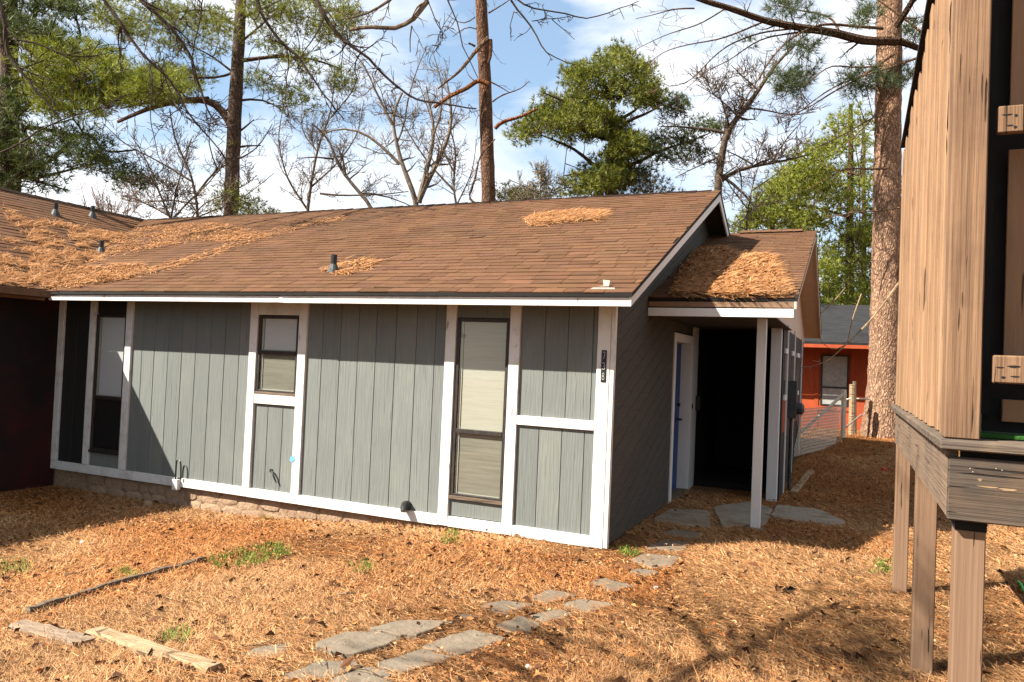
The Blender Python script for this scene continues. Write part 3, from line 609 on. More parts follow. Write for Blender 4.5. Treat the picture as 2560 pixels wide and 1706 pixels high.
# ridge caps
rc = MB()
for i in range(56):
    x = RX - 0.35 - i * 0.21; lift = 0.035 if i > 0 else 0.0; j = random.uniform(-.004, .004)
    z = RZ + T_ + 0.012 + j
    rc.add([(x, RY - .13, z - .055), (x + .23, RY - .13, z - .047), (x + .23, RY, z + .018), (x, RY, z + .01), (x, RY + .13, z - .055), (x + .23, RY + .13, z - .047)], q=[(0, 1, 2, 3), (3, 2, 5, 4)], ng=[[0, 3, 4], [1, 5, 2]], c=(0.16, .16, .16))
o = rc.build('ridge_cap', M['shingle'], rf); o['kind'] = 'stuff'
rc = MB()
for i in range(70):
    y = RY - i * 0.21; z = RZ + T_ + 0.012 + random.uniform(-.004, .004); x = WRX
    rc.add([(x + .13, y, z - .055), (x + .13, y - .23, z - .047), (x, y - .23, z + .018), (x, y, z + .01), (x - .13, y, z - .055), (x - .13, y - .23, z - .047)], q=[(0, 1, 2, 3), (3, 2, 5, 4)], c=(0.16, .16, .16))
o = rc.build('ridge_cap', M['shingle'], rfw); o['kind'] = 'stuff'

# foundation
bx('foundation', M['mortar'], house, WX, -0.03, 0.045, 0.14, -0.6, 0.0, 0)
fnd = bpy.data.objects['foundation']
def rock(parent, name, cx, cy, cz, w_, h, d, mt, seed, rot=0.0):
    rng = np.random.default_rng(seed); k = 9; rings = 4; v = [(0, -d, 0)]
    for i in range(1, rings + 1):
        a = i / rings * math.pi / 2
        for j in range(k):
            th = 6.283 * j / k; rr = 1 + rng.normal(0, 0.09); se = 0.75
            cx_ = math.copysign(abs(math.cos(th)) ** se, math.cos(th)); cz_ = math.copysign(abs(math.sin(th)) ** se, math.sin(th))
            v.append((math.sin(a) * cx_ * w_ / 2 * rr, -d * math.cos(a) ** 0.6, math.sin(a) * cz_ * h / 2 * rr))
    v = np.array(v); t_ = [(0, 1 + (j + 1) % k, 1 + j) for j in range(k)]
    q = [(1 + i * k + j, 1 + i * k + (j + 1) % k, 1 + (i + 1) * k + (j + 1) % k, 1 + (i + 1) * k + j) for i in range(rings - 1) for j in range(k)]
    b = MB(); b.add(v + np.array([cx, cy, cz]), q=q, t=t_); return b.build(name, mt, parent, smooth=True)
x = -7.2; i = 0
while x < -0.5:
    w_ = random.uniform(0.16, 0.36); h = random.uniform(0.14, 0.21)
    if random.random() < 0.88:
        rock(fnd, 'stone', x + w_ / 2, 0.05, -0.09 + random.uniform(-.02, .02) - (0.06 if x > -2.4 else 0), w_ * 1.0, h, 0.014, M['fstone'], 100 + i)
        if x < -3: rock(fnd, 'stone', x + w_ / 2 + .06, 0.05, -0.24, w_, 0.18, 0.018, M['fstone'], 300 + i)
    x += w_; i += 1

# number plate 738
pl = MB(); pl.box(-0.082, -0.030, TY - 0.008, TY, 1.575, 1.878); pl = pl.build('number_plate', M['black'], house, bevel=0.003)
def digit(ch, z):
    cx = -0.056; s_ = 0.031
    def arc(cx_, cz, r1, r2, a0, a1, n=10): return [(cx_ + r1 * math.cos(a), cz + r2 * math.sin(a)) for a in np.linspace(math.radians(a0), math.radians(a1), n)]
    strokes = {'7': [[(-.5, 1), (.5, 1), (.42, .75), (-.05, -1)]],
               '3': [arc(0, .5, .5, .48, 150, -90) + arc(0, -.5, .55, .52, 90, -150)],
               '8': [arc(0, .5, .42, .46, -90, 270, 14), arc(0, -.5, .5, .52, 90, 450, 14)]}[ch]
    for st in strokes:
        b = MB(); b.tube([(cx + a * s_ * 0.72, TY - 0.0105, z + c_ * s_ * 1.05) for a, c_ in st], 0.0032, 5, cap=True); b.build('digit', M['print'], pl)
digit('7', 1.826); digit('3', 1.727); digit('8', 1.630)

# small fittings on the front
hl = MB(); pts = [(-5.475, -0.055, -0.02), (-5.475, -0.055, 0.28), (-5.468, -0.055, 0.325), (-5.44, -0.055, 0.35), (-5.41, -0.055, 0.325), (-5.395, -0.055, 0.27), (-5.39, -0.05, 0.10)]
hl.tube(pts, 0.010, 6, cap=True); hl.build('drain_hose', M['black'], house)
bx('downspout_scrap', M['white'], house, -5.51, -5.42, -0.075, -0.02, -0.03, 0.10)
dv = MB(); dv.tube([(-2.16, 0.0, 0.165), (-2.16, -0.05, 0.165), (-2.15, -0.085, 0.145), (-2.14, -0.10, 0.115)], [0.045, 0.05, 0.045, 0.04], 10, cap=True); dv.build('dryer_vent', M['black'], house)
tp = MB(); tp.add([(-3.74, TY - .004, .49), (-3.70, TY - .006, .475), (-3.655, TY - .004, .505), (-3.67, TY - .005, .535), (-3.72, TY - .006, .545)], ng=[[0, 1, 2, 3, 4]]); tp.build('painters_tape', M['tape'], house)
cb = MB()
for k in range(4):
    cb.tube([(-4.03, -0.002, .345), (-4.0 + k * .006, -0.03, .34), (-3.965 + k * .004, -0.04, .30), (-3.945 + k * .01, -0.03, .245 - .01 * k)], 0.006, 5)
cb.build('loose_cable', M['black'], house); bx('cable_hole', M['dark'], house, -4.05, -4.0, -0.0035, 0.0, .325, .36, 0)

# roof vents
def vent(px, py, wing, parent):
    p = onplane(px, py, (SLW, 0, 1), EZ + T_ + SLW * EW) if wing else onplane(px, py, (0, -SL, 1), EZ + T_ + SL * .45)
    b = MB(); b.tube([p + [0, 0, -.03], p + [0, 0, .21]], 0.036, 12, cap=True); v_ = b.build('vent_pipe', M['black'], parent, smooth=False)
    b = MB(); b.tube([p + [0, 0, -.04], p + [0, 0, .02], p + [0, 0, .10]], [0.09, 0.072, 0.038], 12); b.build('vent_boot', M['metal'], v_)
vent(127 * K, 495 * K, True, rfw); vent(212 * K, 500 * K, True, rfw); vent(232 * K, 583 * K, True, rfw); vent(766 * K, 627 * K, False, rf)
# bent scrap at the eave corner
p = onplane(1392 * K, 665 * K, (0, -SL, 1), EZ + T_ + SL * .45) + [0, 0, .012]
b = MB(); b.prism([p + [-.13, -.05, -.018], p + [.10, -.05, -.018], p + [.07, .03, .015], p + [-.10, .03, .015]], (0, 0, .006))
b.prism([p + [-.02, .0, .01], p + [.03, .0, .01], p + [.032, .02, .065], p + [-.035, .02, .072]], (0, -.008, .004)); b.build('bent_flashing', mat('pale_metal', (0.30, 0.28, 0.23), (0.36, 0.34, 0.28), 0.6), rf)

# porch
PX1 = 1.565; PE = 1.30; PRY = 5.35; PEZ = 2.50; PRZ = 3.90; PSL = (PRZ - PEZ) / (PRY - PE); PBY = 9.3
porch = house
pr = MB(); pr.prism([(0.016, PE, PEZ - .03), (PX1, PE, PEZ - .03), (PX1, PRY, PRZ - .03), (0.016, PRY, PRZ - .03)], (0, 0, T_))
pr.prism([(0.016, PRY + .001, PRZ - .03), (PX1, PRY + .001, PRZ - .03), (PX1, PBY, PRZ - PSL * (PBY - PRY) - .03), (0.016, PBY, PRZ - PSL * (PBY - PRY) - .03)], (0, 0, T_))
prf = pr.build('porch_roof', M['decking'], house)
pv = np.array([0, 1, PSL]); Lp = np.linalg.norm(pv); pv /= Lp
shingles(np.array([0.02, PE - .004, PEZ - .03 + T_]), (1, 0, 0), pv, PX1 - .018, (PRY - PE) * Lp, prf, 170, seed=9, score=size_score, expo=0.125)
cap = MB()
for i in range(6):
    x = 0.45 + i * 0.15; z = PRZ + .035
    cap.add([(x, PRY - .14, z - .05), (x + .17, PRY - .14, z - .045), (x + .17, PRY, z + .012), (x, PRY, z + .005), (x, PRY + .14, z - .05), (x + .17, PRY + .14, z - .045)], q=[(0, 1, 2, 3), (3, 2, 5, 4)], ng=[[0, 3, 4], [1, 5, 2]])
o = cap.build('ridge_cap', M['shingle'], prf); o['kind'] = 'stuff'
bx('drip_board', M['flash'], house, 0.02, PX1 - .02, PE + .005, PE + .04, 2.405, 2.462, 0.002)
bx('porch_fascia', M['white_clean'], house, 0.018, PX1 - .03, PE + .0, PE + .035, 2.302, 2.392, 0.003)
bx('porch_ceiling', M['siding_d'], house, 0.018, 1.32, PE + .04, 4.4, 2.33, 2.345, 0)
# rake trim and soffit of the porch gable
b = MB(); b.prism([(PX1 - .03, PE, 2.395), (PX1 - .03, PE, PEZ - .032), (PX1 - .03, PRY, PRZ - .032), (PX1 - .03, PRY, PRZ - .12)], (0.022, 0, 0)); b.build('porch_rake', M['soffit'], house)
bz = PRZ - PSL * (PBY - PRY)
b = MB(); b.prism([(PX1 - .03, PRY, PRZ - .12), (PX1 - .03, PRY, PRZ - .032), (PX1 - .03, PBY, bz - .032), (PX1 - .03, PBY, bz - .13)], (0.022, 0, 0)); b.build('porch_rake', M['soffit'], house)
b = MB(); b.prism([(1.25, PRY, PRZ - .10), (PX1 - .03, PRY, PRZ - .10), (PX1 - .03, PBY, bz - .10), (1.25, PBY, bz - .10)], (0, 0, 0.012)); b.build('porch_soffit', M['soffit'], house)
b = MB(); b.prism([(1.25, PE + .04, 2.345), (1.25, PBY, 2.345), (1.25, PBY, bz - .11), (1.25, PRY, PRZ - .11), (1.25, PE + .04, 2.43)], (-.04, 0, 0)); b.build('porch_gable', M['soffit'], house)
# posts
bx('porch_post', M['white_clean'], house, 1.125, 1.225, 1.80, 1.90, -0.02, 2.328, 0.004)
bx('post_base', M['stone'], house, 1.08, 1.27, 1.75, 1.95, -0.06, 0.02, 0.01)
bx('corner_post', M['white_clean'], house, 1.10, 1.235, 3.80, 3.92, -0.05, 2.328, 0.004)
# entry recess and porch room
rec = MB(); rec.box(0.0, 1.20, 6.4, 6.5, -0.1, 2.36); rec.box(-0.02, 0.015, 4.402, 6.4, -0.1, 2.36); rec.box(1.17, 1.20, 3.93, 6.4, -0.1, 2.36); rec.box(0.0, 1.2, 4.4, 6.4, 2.346, 2.38); rec.build('entry_recess', M['dark'], house)  # deep shade of the recess is put into the near-black wall colour
bx('entry_floor', M['dark'], house, 0.0, 1.17, 4.38, 6.4, -0.1, 0.10, 0)  # floor coloured near black to match the painted shade of the recess
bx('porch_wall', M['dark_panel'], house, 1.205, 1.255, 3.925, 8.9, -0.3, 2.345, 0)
for y in (4.53, 6.1, 8.2): bx('trim_post', M['white_clean'], house, 1.256, 1.276, y, y + .06, 0.0, 2.42)
for y0, y1 in ((4.08, 4.53), (5.47, 5.83), (6.72, 7.38)):
    o = MB(); o.box(1.256, 1.28, y0, y1, 1.35, 1.42); o.box(1.256, 1.28, y0, y1, 2.0, 2.07); o = o.build('window', M['white_clean'], house); bx('pane', M['glass'], o, 1.2565, 1.262, y0, y1, 1.42, 2.0, 0)
    bx('shutter_panel', M['redpaint'], o, 1.2552, 1.2562, y0, y1, .9, 1.35, 0)
mb = bx('electric_meter', M['metal'], house, 1.286, 1.40, 4.62, 4.88, 1.08, 1.62, 0.006)
b = MB(); b.tube([(1.40, 4.75, 1.22), (1.47, 4.75, 1.22), (1.50, 4.75, 1.22)], [0.085, 0.085, 0.05], 12, cap=True); b.build('meter_dial', M['metal'], mb)
b = MB(); b.tube([(1.33, 4.75, -0.1), (1.33, 4.75, 1.08)], 0.025, 8); b.build('conduit', M['metal'], mb)

# ------------------------------------------------------------------ pine needles on the roofs
def drift(name, label, polys, dens, plane, ln=(0.06, 0.17), bias=0.0, seed=1, tri=None, thick=0.03, leafy=0.0, check=None, clump=0.35):
    rng = np.random.default_rng(seed); nrm, k = plane; P = []
    for poly, n in zip(polys, dens):
        q = np.array(poly); x0, y0 = q.min(0); x1, y1 = q.max(0)
        a = rng.uniform(x0 - 4, x1 + 4, n * 3) ; b_ = rng.uniform(y0 - 3, y1 + 3, n * 3)
        jx = a + rng.normal(0, 5, len(a)); jy = b_ + rng.normal(0, 2.0, len(a))
        kk = inpoly(jx, jy, q) & (fbm(a * .035, b_ * .12, 3) > clump + rng.normal(0, .05, len(a)))
        for aa, bb in list(zip(a[kk], b_[kk]))[:n]: P.append(onplane(aa, bb, nrm, k))
    P = np.array(P)
    if check is not None: P = P[check(P)]
    n = len(P); nn = np.array(nrm, float); nn /= np.linalg.norm(nn)
    th = bias + rng.normal(0, 0.7, n); u = np.cross([0, 1, 0], nn) if abs(nn[1]) < .9 else np.array([1.0, 0, 0]); u /= np.linalg.norm(u); v_ = np.cross(nn, u)
    d = np.cos(th)[:, None] * u + np.sin(th)[:, None] * v_ + nn * rng.normal(0.05, 0.12, n)[:, None]
    s_ = np.cross(d, nn); L_ = rng.uniform(*ln, n)[:, None]; wd = (0.0035 + 0.004 * rng.random(n))[:, None]
    P = P + nn * (0.008 + rng.random(n)[:, None] ** 1.5 * thick)
    v = np.stack([P - s_ * wd, P + s_ * wd, P + d * L_ + s_ * wd * .4, P + d * L_ - s_ * wd * .4], 1)
    pal = np.array([[0.44, 0.21, 0.08], [0.38, 0.165, 0.055], [0.50, 0.27, 0.13], [0.27, 0.115, 0.04], [0.20, 0.085, 0.03]]) * 1.35
    c = pal[rng.integers(0, 5, n)] * (0.8 + 0.4 * rng.random((n, 1)))
    b = MB(); b.add(v.reshape(-1, 3), q=np.arange(4 * n).reshape(-1, 4), c=np.repeat(c[:, None], 4, 1).reshape(-1, 3))
    if leafy: 
        m_ = rng.random(n) < leafy; leafgeo(b, P[m_] + nn * .01, 0.036 * (0.5 + rng.random(m_.sum())), c[m_], rng)
    o = b.build(name, M['needle']); o['kind'] = 'stuff'; o['label'] = label
MAINP = ((0, -SL, 1), EZ + T_ + SL * .45); WINGP = ((SLW, 0, 1), EZ + T_ + SLW * EW); PORP = ((0, -PSL, 1), PEZ + .005 - PSL * PE)
def valx(P): return EW + (P[:, 1] + 0.475) * (WRX - EW) / (RY + 0.475)
onmain = lambda P: P[:, 0] > valx(P) - 0.05
onwing = lambda P: P[:, 0] < valx(P) + 0.05
def strip(pts, w0, w1=None):
    w1 = w1 or w0; n = len(pts); top = [(x, y - (w0 + (w1 - w0) * i / (n - 1))) for i, (x, y) in enumerate(pts)]; bot = [(x, y + (w0 + (w1 - w0) * i / (n - 1))) for i, (x, y) in enumerate(pts)]
    return top + bot[::-1]
drift('pine_needles', 'drift of orange pine needles spreading from the valley over the main roof',
      [DD([(225, 545), (280, 528), (400, 520), (490, 516), (560, 530), (600, 540), (520, 560), (430, 560), (330, 575), (230, 600), (170, 640)]),
       DD(strip([(110, 662), (220, 645), (330, 628), (420, 605), (500, 580), (570, 556), (640, 535), (715, 516), (790, 503)], 9, 4)),
       DD([(120, 660), (170, 620), (240, 612), (330, 612), (300, 640), (180, 662)])], [13000, 12000, 6500], MAINP, seed=21, check=onmain, clump=0.36)
drift('pine_needles', 'drift of dry pine needles lying down the left wing of the roof',
      [DD([(0, 590), (60, 600), (120, 590), (190, 600), (170, 640), (110, 664), (0, 655)]), DD([(0, 478), (30, 492), (80, 520), (140, 550), (200, 575), (200, 610), (130, 620), (70, 560), (20, 510)]),
       DD([(150, 520), (200, 535), (270, 540), (300, 550), (240, 600), (190, 600), (170, 560)]), DD(strip([(60, 510), (120, 515), (180, 530), (240, 540)], 5)), DD(strip([(0, 560), (80, 575), (150, 590)], 12))],
      [6000, 6500, 6500, 1500, 1200], WINGP, bias=2.2, seed=22, check=onwing, clump=0.53)
drift('pine_needles', 'flat patch of pine needles high on the right half of the main roof', [DD([(1200, 505), (1260, 492), (1330, 488), (1395, 492), (1370, 508), (1290, 514), (1215, 522)])], [7000], MAINP, seed=23, clump=0.25)
drift('pine_needles', 'clump of pine needles caught beside the black vent pipe', [DD([(735, 628), (765, 612), (800, 600), (872, 606), (850, 618), (790, 634)])], [1400], MAINP, seed=24, clump=0.42)
drift('fallen_leaves', 'heap of orange needles and leaves covering the porch roof',
      [DD([(1590, 580), (1650, 572), (1690, 590), (1765, 592), (1785, 640), (1800, 682), (1540, 688), (1560, 640)])], [34000], PORP, seed=25, leafy=0.10, thick=0.05, clump=0.22, check=lambda P: (P[:, 0] > .03) & (P[:, 0] < PX1 - .03) & (P[:, 1] > PE + .02))

# ------------------------------------------------------------------ stepping stones
desc = {'a': 'broad flagstone with a dark raised front edge, left of the bare soil slot', 'b': 'flagstone touching the back right edge of the broad dark edged slab',
 'c': 'large pale diamond shaped flagstone nearest the middle of the path', 'd': 'grey flagstone in front of the large pale diamond one', 'e': 'flagstone at the bottom edge of the picture, left of a narrow seam',
 'f': 'flagstone cut by the bottom edge of the picture, right of a narrow seam', 'g': 'small flagstone lying alone on the left side of the path bend', 'h': 'shaded flagstone at the near end of the middle cluster',
 'i': 'narrow flagstone in branch shade behind the shaded cluster stone', 'j': 'pale flagstone on the right of the middle cluster', 'k': 'five sided flagstone at the top of the middle cluster',
 'l': 'grey flagstone with a white scrap by its right corner', 'm': 'smallest pale flagstone between two larger ones', 'n': 'flagstone in the sun just in front of the house shadow',
 'o': 'sliver of stone almost buried in needles left of the middle cluster', 'p': 'half buried pinkish flagstone at the left of the path', 'q': 'flagstone at the edge of the house shadow',
 'r': 'small flagstone in the shade in front of the porch slab', 's': 'left concrete slab in front of the porch door', 't': 'middle concrete slab under the porch post', 'u': 'long right slab running past the porch post'}
for k, P in SG.items():
    rng = np.random.default_rng(ord(k)); n = len(P); hgt = 0.035 if k in 'ab' else (0.014 if k not in 'op' else 0.009)
    ring = []
    for i in range(n):
        a = P[i]; b_ = P[(i + 1) % n]
        for t_ in (0.08, 0.36, 0.64, 0.92): ring.append(a + (b_ - a) * t_ + rng.normal(0, 0.007, 3))
    ring = np.array(ring); ring[:, 2] = np.mean(gz(ring[:, 0], ring[:, 1])) * .5 + gz(ring[:, 0], ring[:, 1]) * .5
    b = MB(); b.prism(ring - [0, 0, 0.03], (0, 0, 0.03 + hgt)); o = b.build('paving_slab' if k in 'stu' else 'stepping_stone', M['slab'] if k in 'stu' else M['stone'], bevel=0.008)
    tag(o, desc[k], 'paving slab' if k in 'stu' else 'stepping stone', 'slabs in front of the porch' if k in 'stu' else 'stepping stones leading to the porch')

# ------------------------------------------------------------------ timbers, debris
def gbeam(name, label, cat, pts, w_, h, mt, sink=0.02, group=None, tilt=None):
    P = [onG(*p) for p in pts]; b = MB(); n = len(P); rng = np.random.default_rng(len(label))
    fine = []
    for a, c_ in zip(P[:-1], P[1:]):
        for t_ in np.linspace(0, 1, 6)[:-1]: fine.append(a + (c_ - a) * t_)
    fine.append(P[-1]); fine = np.array(fine); fine += rng.normal(0, 0.004, fine.shape)
    d = np.gradient(fine, axis=0); d[:, 2] = 0; d /= np.linalg.norm(d, axis=1)[:, None]; r = np.stack([d[:, 1], -d[:, 0], 0 * d[:, 0]], -1)
    z = fine[:, 2] - sink
    if tilt is not None: z = z + np.linspace(tilt[0], tilt[1], len(z))
    V = []
    prof = [(-1, 0), (-1, .75), (-.75, 1), (.75, 1), (1, .75), (1, 0)]
    for i in range(len(fine)):
        for (a, c_) in prof: V.append([fine[i][0] + r[i][0] * a * w_ / 2, fine[i][1] + r[i][1] * a * w_ / 2, z[i] + c_ * h * (1 + rng.normal(0, .04))])
    k = 6; m_ = len(fine)
    q = [(i * k + j, i * k + (j + 1) % k, (i + 1) * k + (j + 1) % k, (i + 1) * k + j) for i in range(m_ - 1) for j in range(k)]
    b.add(V, q=q, ng=[list(range(k))[::-1], list(range((m_ - 1) * k, m_ * k))]); o = b.build(name, mt)
    return tag(o, label, cat, group)
gbeam('edging_board', 'long dark rotting edging board running back across the lawn', 'edging board', reg(0, 900, 1.945, [(130, 1245), (350, 1170), (600, 1095), (830, 1030), (990, 985)]), 0.05, 0.07, M['timber_dark'])
gbeam('edging_board', 'thin broken edging strip half buried behind the long board', 'edging board', reg(0, 900, 1.945, [(310, 1052), (450, 1020), (600, 985)]), 0.03, 0.035, M['timber_dark'])
gbeam('garden_timber', 'short grey garden timber with a black hollow end, left of the pale one', 'timber', reg(0, 900, 1.945, [(90, 1305), (240, 1345), (430, 1388)]), 0.13, 0.06, M['timber_grey'])
gbeam('garden_timber', 'long pale weathered garden timber lying at the bottom left', 'timber', reg(0, 900, 1.945, [(455, 1335), (700, 1420), (1040, 1530)]), 0.11, 0.07, M['timber'])
gbeam('plank', 'short reddish plank lying on the ground behind the porch', 'plank', reg(1400, 700, 2.24, [(1305, 1198), (1405, 1072)]), 0.10, 0.05, M['timber'])
for i, (q, s_, mt, lb) in enumerate([((372, 1265), 0.10, 'fstone', 'grey rock lying below the shaded foundation'), ((206, 1358), .035, 'white_clean', 'small white scrap in the left lawn'),
                              ((1322, 1670), .03, 'white_clean', 'small white scrap near the bottom of the lawn'), ((1640, 1362 + 110), .028, 'white_clean', 'white scrap at the corner of a stepping stone'),
                              ((745, 1343), .03, 'blue', 'small blue scrap on the leaves below the wall'), ((2210, 1177), .07, 'red', 'red ball in the shade behind the deck posts')]):
    p = onG(*q); o = rock(None, 'rock' if i == 0 else ('ball' if mt == 'red' else 'litter_scrap'), p[0], p[1], p[2] + s_ * .2, s_ * 1.3, s_, s_ * .6, M[mt], 900 + i); tag(o, lb, 'rock' if i == 0 else ('ball' if mt == 'red' else 'scrap'))
def stick(label, pts, r, lift=0.02):
    P = [onG(*p) + np.array([0, 0, lift * (1 + (i % 2))]) for i, p in enumerate(pts)]; b = MB(); b.tube(P, [r, r * .5], 5, cap=True); tag(b.build('stick', M['bark_grey']), label, 'stick')
stick('dark twig on the lawn above the broad slabs', reg(700, 1200, 2.353, [(340, 690), (390, 700), (460, 680)]), .008)
stick('thin twig beside the two joined slabs', reg(700, 1200, 2.353, [(960, 850), (1010, 880)]), .007)
p = onG(1962, 1484); b = MB(); leafgeo(b, np.array([p + [0, 0, .03], p + [.04, 0, .035], p + [-.03, .01, .04]]), np.array([.09, .08, .07]), np.array([[.03, .015, .01]] * 3), RNG); tag(b.build('curled_leaf', M['needle']), 'dark curled leaf alone on the sunny lawn', 'leaf')
P = [onG(2545, 1460) + [0, 0, .02], onG(2552, 1475) + [0, 0, .05], onG(2560, 1485) + [0, 0, .02]]; b = MB(); b.tube(P, .012, 6, cap=True); tag(b.build('garden_hose', M['green']), 'short bit of bright green hose at the right edge', 'hose')

# ------------------------------------------------------------------ the raised deck on the right
deck = thing('deck', 'raised brown wooden deck with a tall board screen, standing on posts at the right', 'deck')
DX = 2.405; DY = -3.36; DZ = 1.50; DB = 0.42
def dpost(px, pyb, X, name='leg', wd=0.12):
    pass
for (xc, yc, w_) in ((2.488, 0.02, .105), (2.502, -1.76, .113), (2.532, -3.23, .110)):
    bx('leg', M['deckpost'], deck, xc - w_ / 2, xc + w_ / 2, yc - w_ / 2, yc + w_ / 2, -0.35, DZ - 0.31, 0.005)
for i in range(26):
    y0 = DY - 0.02 + i * 0.148
    if y0 > DB - .02: break
    bx('deck_board', M['deckgrey'], deck, DX, 6.0, y0, y0 + 0.140, DZ - 0.04, DZ + random.uniform(-.002, .002), 0.006)
bx('rim_joist', M['deckrim'], deck, DX + 0.035, DX + 0.075, DY + 0.055, DB - .03, DZ - 0.32, DZ - 0.043, 0.005)
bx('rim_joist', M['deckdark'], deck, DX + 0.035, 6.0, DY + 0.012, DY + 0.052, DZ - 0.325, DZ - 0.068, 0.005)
bx('shade_backing', M['dark'], deck, DX + 0.08, 6.0, DY + 0.054, DY + 0.062, DZ - 0.3, DZ - 0.042, 0)  # near-black strip stands in for shade in the gap above the rim
bx('rim_joist', M['deckrim'], deck, DX + .08, 6.0, DB - .06, DB - .03, DZ - 0.32, DZ - 0.043, 0.005)
bx('turf_mat', M['turf'], deck, DX + 0.14, 6.0, DY + 0.20, DB - .1, DZ + .004, DZ + 0.022, 0.004)
bx('leg_gap_shade', M['dark'], deck, 2.475, 2.589, -3.288, -3.172, DZ - 0.372, DZ - 0.326, 0)  # near-black block stands in for the shaded gap above the front leg
# tall corner post and the board screen along the left side
bx('corner_post', M['screenpost'], deck, 2.425, 2.555, -3.30, -3.185, DZ + 0.003, 4.6, 0.005)
y = -3.15; k = 0
wds = [0.13, 0.15, 0.14, 0.14, 0.15]
while y < 0.28:
    w_ = 0.142 + random.uniform(-.006, .006); dx = random.uniform(0, 0.012) + (0.020 if k % 2 else 0)
    top = 3.70 + (0.28 - y) * 0.10 + random.uniform(-.01, .01)
    if k == 0: top = 4.55
    bx('screen_board', M['deckwood'], deck, DX + 0.03 + dx, DX + 0.055 + dx, y, y + w_ - 0.010, DZ + 0.004, top, 0.003); y += w_; k += 1
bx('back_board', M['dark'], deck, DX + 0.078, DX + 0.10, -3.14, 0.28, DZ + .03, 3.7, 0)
cp = MB(); cp.beam((DX + .06, 0.32, 3.73), (DX + .06, -3.1, 4.08), 0.10, 0.03); cp.build('screen_cap', M['decking'], deck)
# front wall of boards with rails
for i, z in enumerate((2.84,)):
    pass
FY = -3.26
def fz(px, py, Y): return onY(px, py, Y)
a = onY(2495, 266, FY); b_ = onY(2495, 333, FY); bx('rail', M['screenpost'], deck, a[0], 6.0, FY, FY + .04, b_[2], a[2], 0.005)
a2 = onY(2482, 888, FY); b2 = onY(2482, 958, FY); bx('rail', M['screenpost'], deck, a2[0], 6.0, FY, FY + .04, b2[2], a2[2], 0.006)
PYf = FY + 0.19
xp = onY(2524, 300, PYf)[0]; xq = onY(2512, 700, PYf)[0]
zs = [(onY(2530, 262, PYf)[2] - .03, 4.6), (onY(2530, 888, PYf)[2] - .03, onY(2530, 374, PYf)[2]), (onY(2530, 1056, PYf)[2], onY(2530, 1000, PYf)[2])]
for z0, z1 in zs:
    x = xp
    while x < 4.2: bx('wall_panel', M['panelwood'], deck, x, x + 0.395, PYf, PYf + .02, z0, z1, 0.003); x += 0.40
dk = MB(); dk.box(2.6, 6, PYf + .05, PYf + .07, DZ + .025, 4.6); dk.build('shade_backing', M['dark'], deck)  # near-black sheet stands in for the shade in the gaps between panels
dk = MB(); dk.box(DX + .11, 2.62, PYf + .03, PYf + .045, DZ + .1, 4.6); dk.build('shade_backing', M['dark'], deck)  # near-black sheet stands in for the shade beside the corner post

def knot(px, py, Y, w_, h, mt='dark'):
    p = onY(px, py, Y); n_ = 9; P = [(p[0] + math.cos(a) * w_ * (1 + .25 * math.sin(3 * a)), Y - .0015, p[2] + math.sin(a) * h) for a in np.linspace(0, 6.283, n_ + 1)[:-1]]
    b = MB(); b.prism(P, (0, .002, 0)); b.build('knot', M[mt], deck)
for q in ((2518, 287, .018, .0035), (2540, 289, .006, .006), (2525, 314, .012, .003), (2538, 318, .006, .006), (2500, 919, .014, .003), (2535, 917, .022, .005), (2508, 944, .008, .005), (2538, 942, .016, .003)): knot(q[0], q[1], FY, q[2], q[3])
for q in ((2470, 1218, .035, .004), (2520, 1225, .03, .005), (2450, 1200, .008, .006)): knot(q[0], q[1], DY + 0.012, q[2], q[3], 'needle' if 0 else 'timber')
for q in ((2425, 1172), (2432, 1180), (2490, 1172), (2505, 1176)): knot(q[0], q[1], DY + 0.012, .0018, .0018, 'galv')

# ------------------------------------------------------------------ far red house and fence
rh = thing('house', 'orange red house with a dark roof seen through the gap behind the porch', 'house')
RHY = 14.0
bx('wall', M['redpaint'], rh, -6, 12, RHY, RHY + .2, 0.0, 2.52, 0)
b = MB(); b.prism([(-6.5, RHY - .95, 2.46), (12.5, RHY - .95, 2.46), (12.5, RHY + 3.6, 3.75), (-6.5, RHY + 3.6, 3.75)], (0, 0, .06)); b.prism([(-6.5, RHY + 7.6, 2.50), (12.5, RHY + 7.6, 2.50), (12.5, RHY + 3.62, 3.75), (-6.5, RHY + 3.62, 3.75)], (0, 0, .06)); b.build('roof', M['darkroof'], rh)
bx('fascia', M['redpaint'], rh, -6.5, 12.5, RHY - .98, RHY - .95, 2.37, 2.455)
wl = onY(1888 * K, 815 * K, RHY); wr = onY(1948 * K, 935 * K, RHY)
o = MB(); o.box(wl[0], wl[0] + .04, RHY - .03, RHY, wr[2], wl[2]); o.box(wr[0] - .04, wr[0], RHY - .03, RHY, wr[2], wl[2]); o.box(wl[0] + .04, wr[0] - .04, RHY - .03, RHY, wl[2] - .04, wl[2]); zm = wr[2] + (wl[2] - wr[2]) * .36
o.box(wl[0] + .04, wr[0] - .04, RHY - .035, RHY, zm - .02, zm + .02); o.box(wl[0] + .04, wr[0] - .04, RHY - .03, RHY, wr[2], wr[2] + .04); o = o.build('window', M['frame'], rh)
bx('blind', mat('grey_blind', (0.30, 0.31, 0.29), (0.42, 0.43, 0.40), 0.8), o, wl[0] + .04, wr[0] - .04, RHY - .015, RHY - .005, wr[2] + .04, wl[2] - .04, 0)
bx('trim_board', M['redpaint'], rh, wl[0] - .14, wl[0] - .04, RHY - .02, RHY, 0.3, 2.4); bx('trim_board', M['redpaint'], rh, wr[0] + .04, wr[0] + .14, RHY - .02, RHY, 0.3, 2.4); bx('trim_board', M['redpaint'], rh, wl[0] - .04, wr[0] + .04, RHY - .025, RHY, wr[2] - .12, wr[2] - .02)
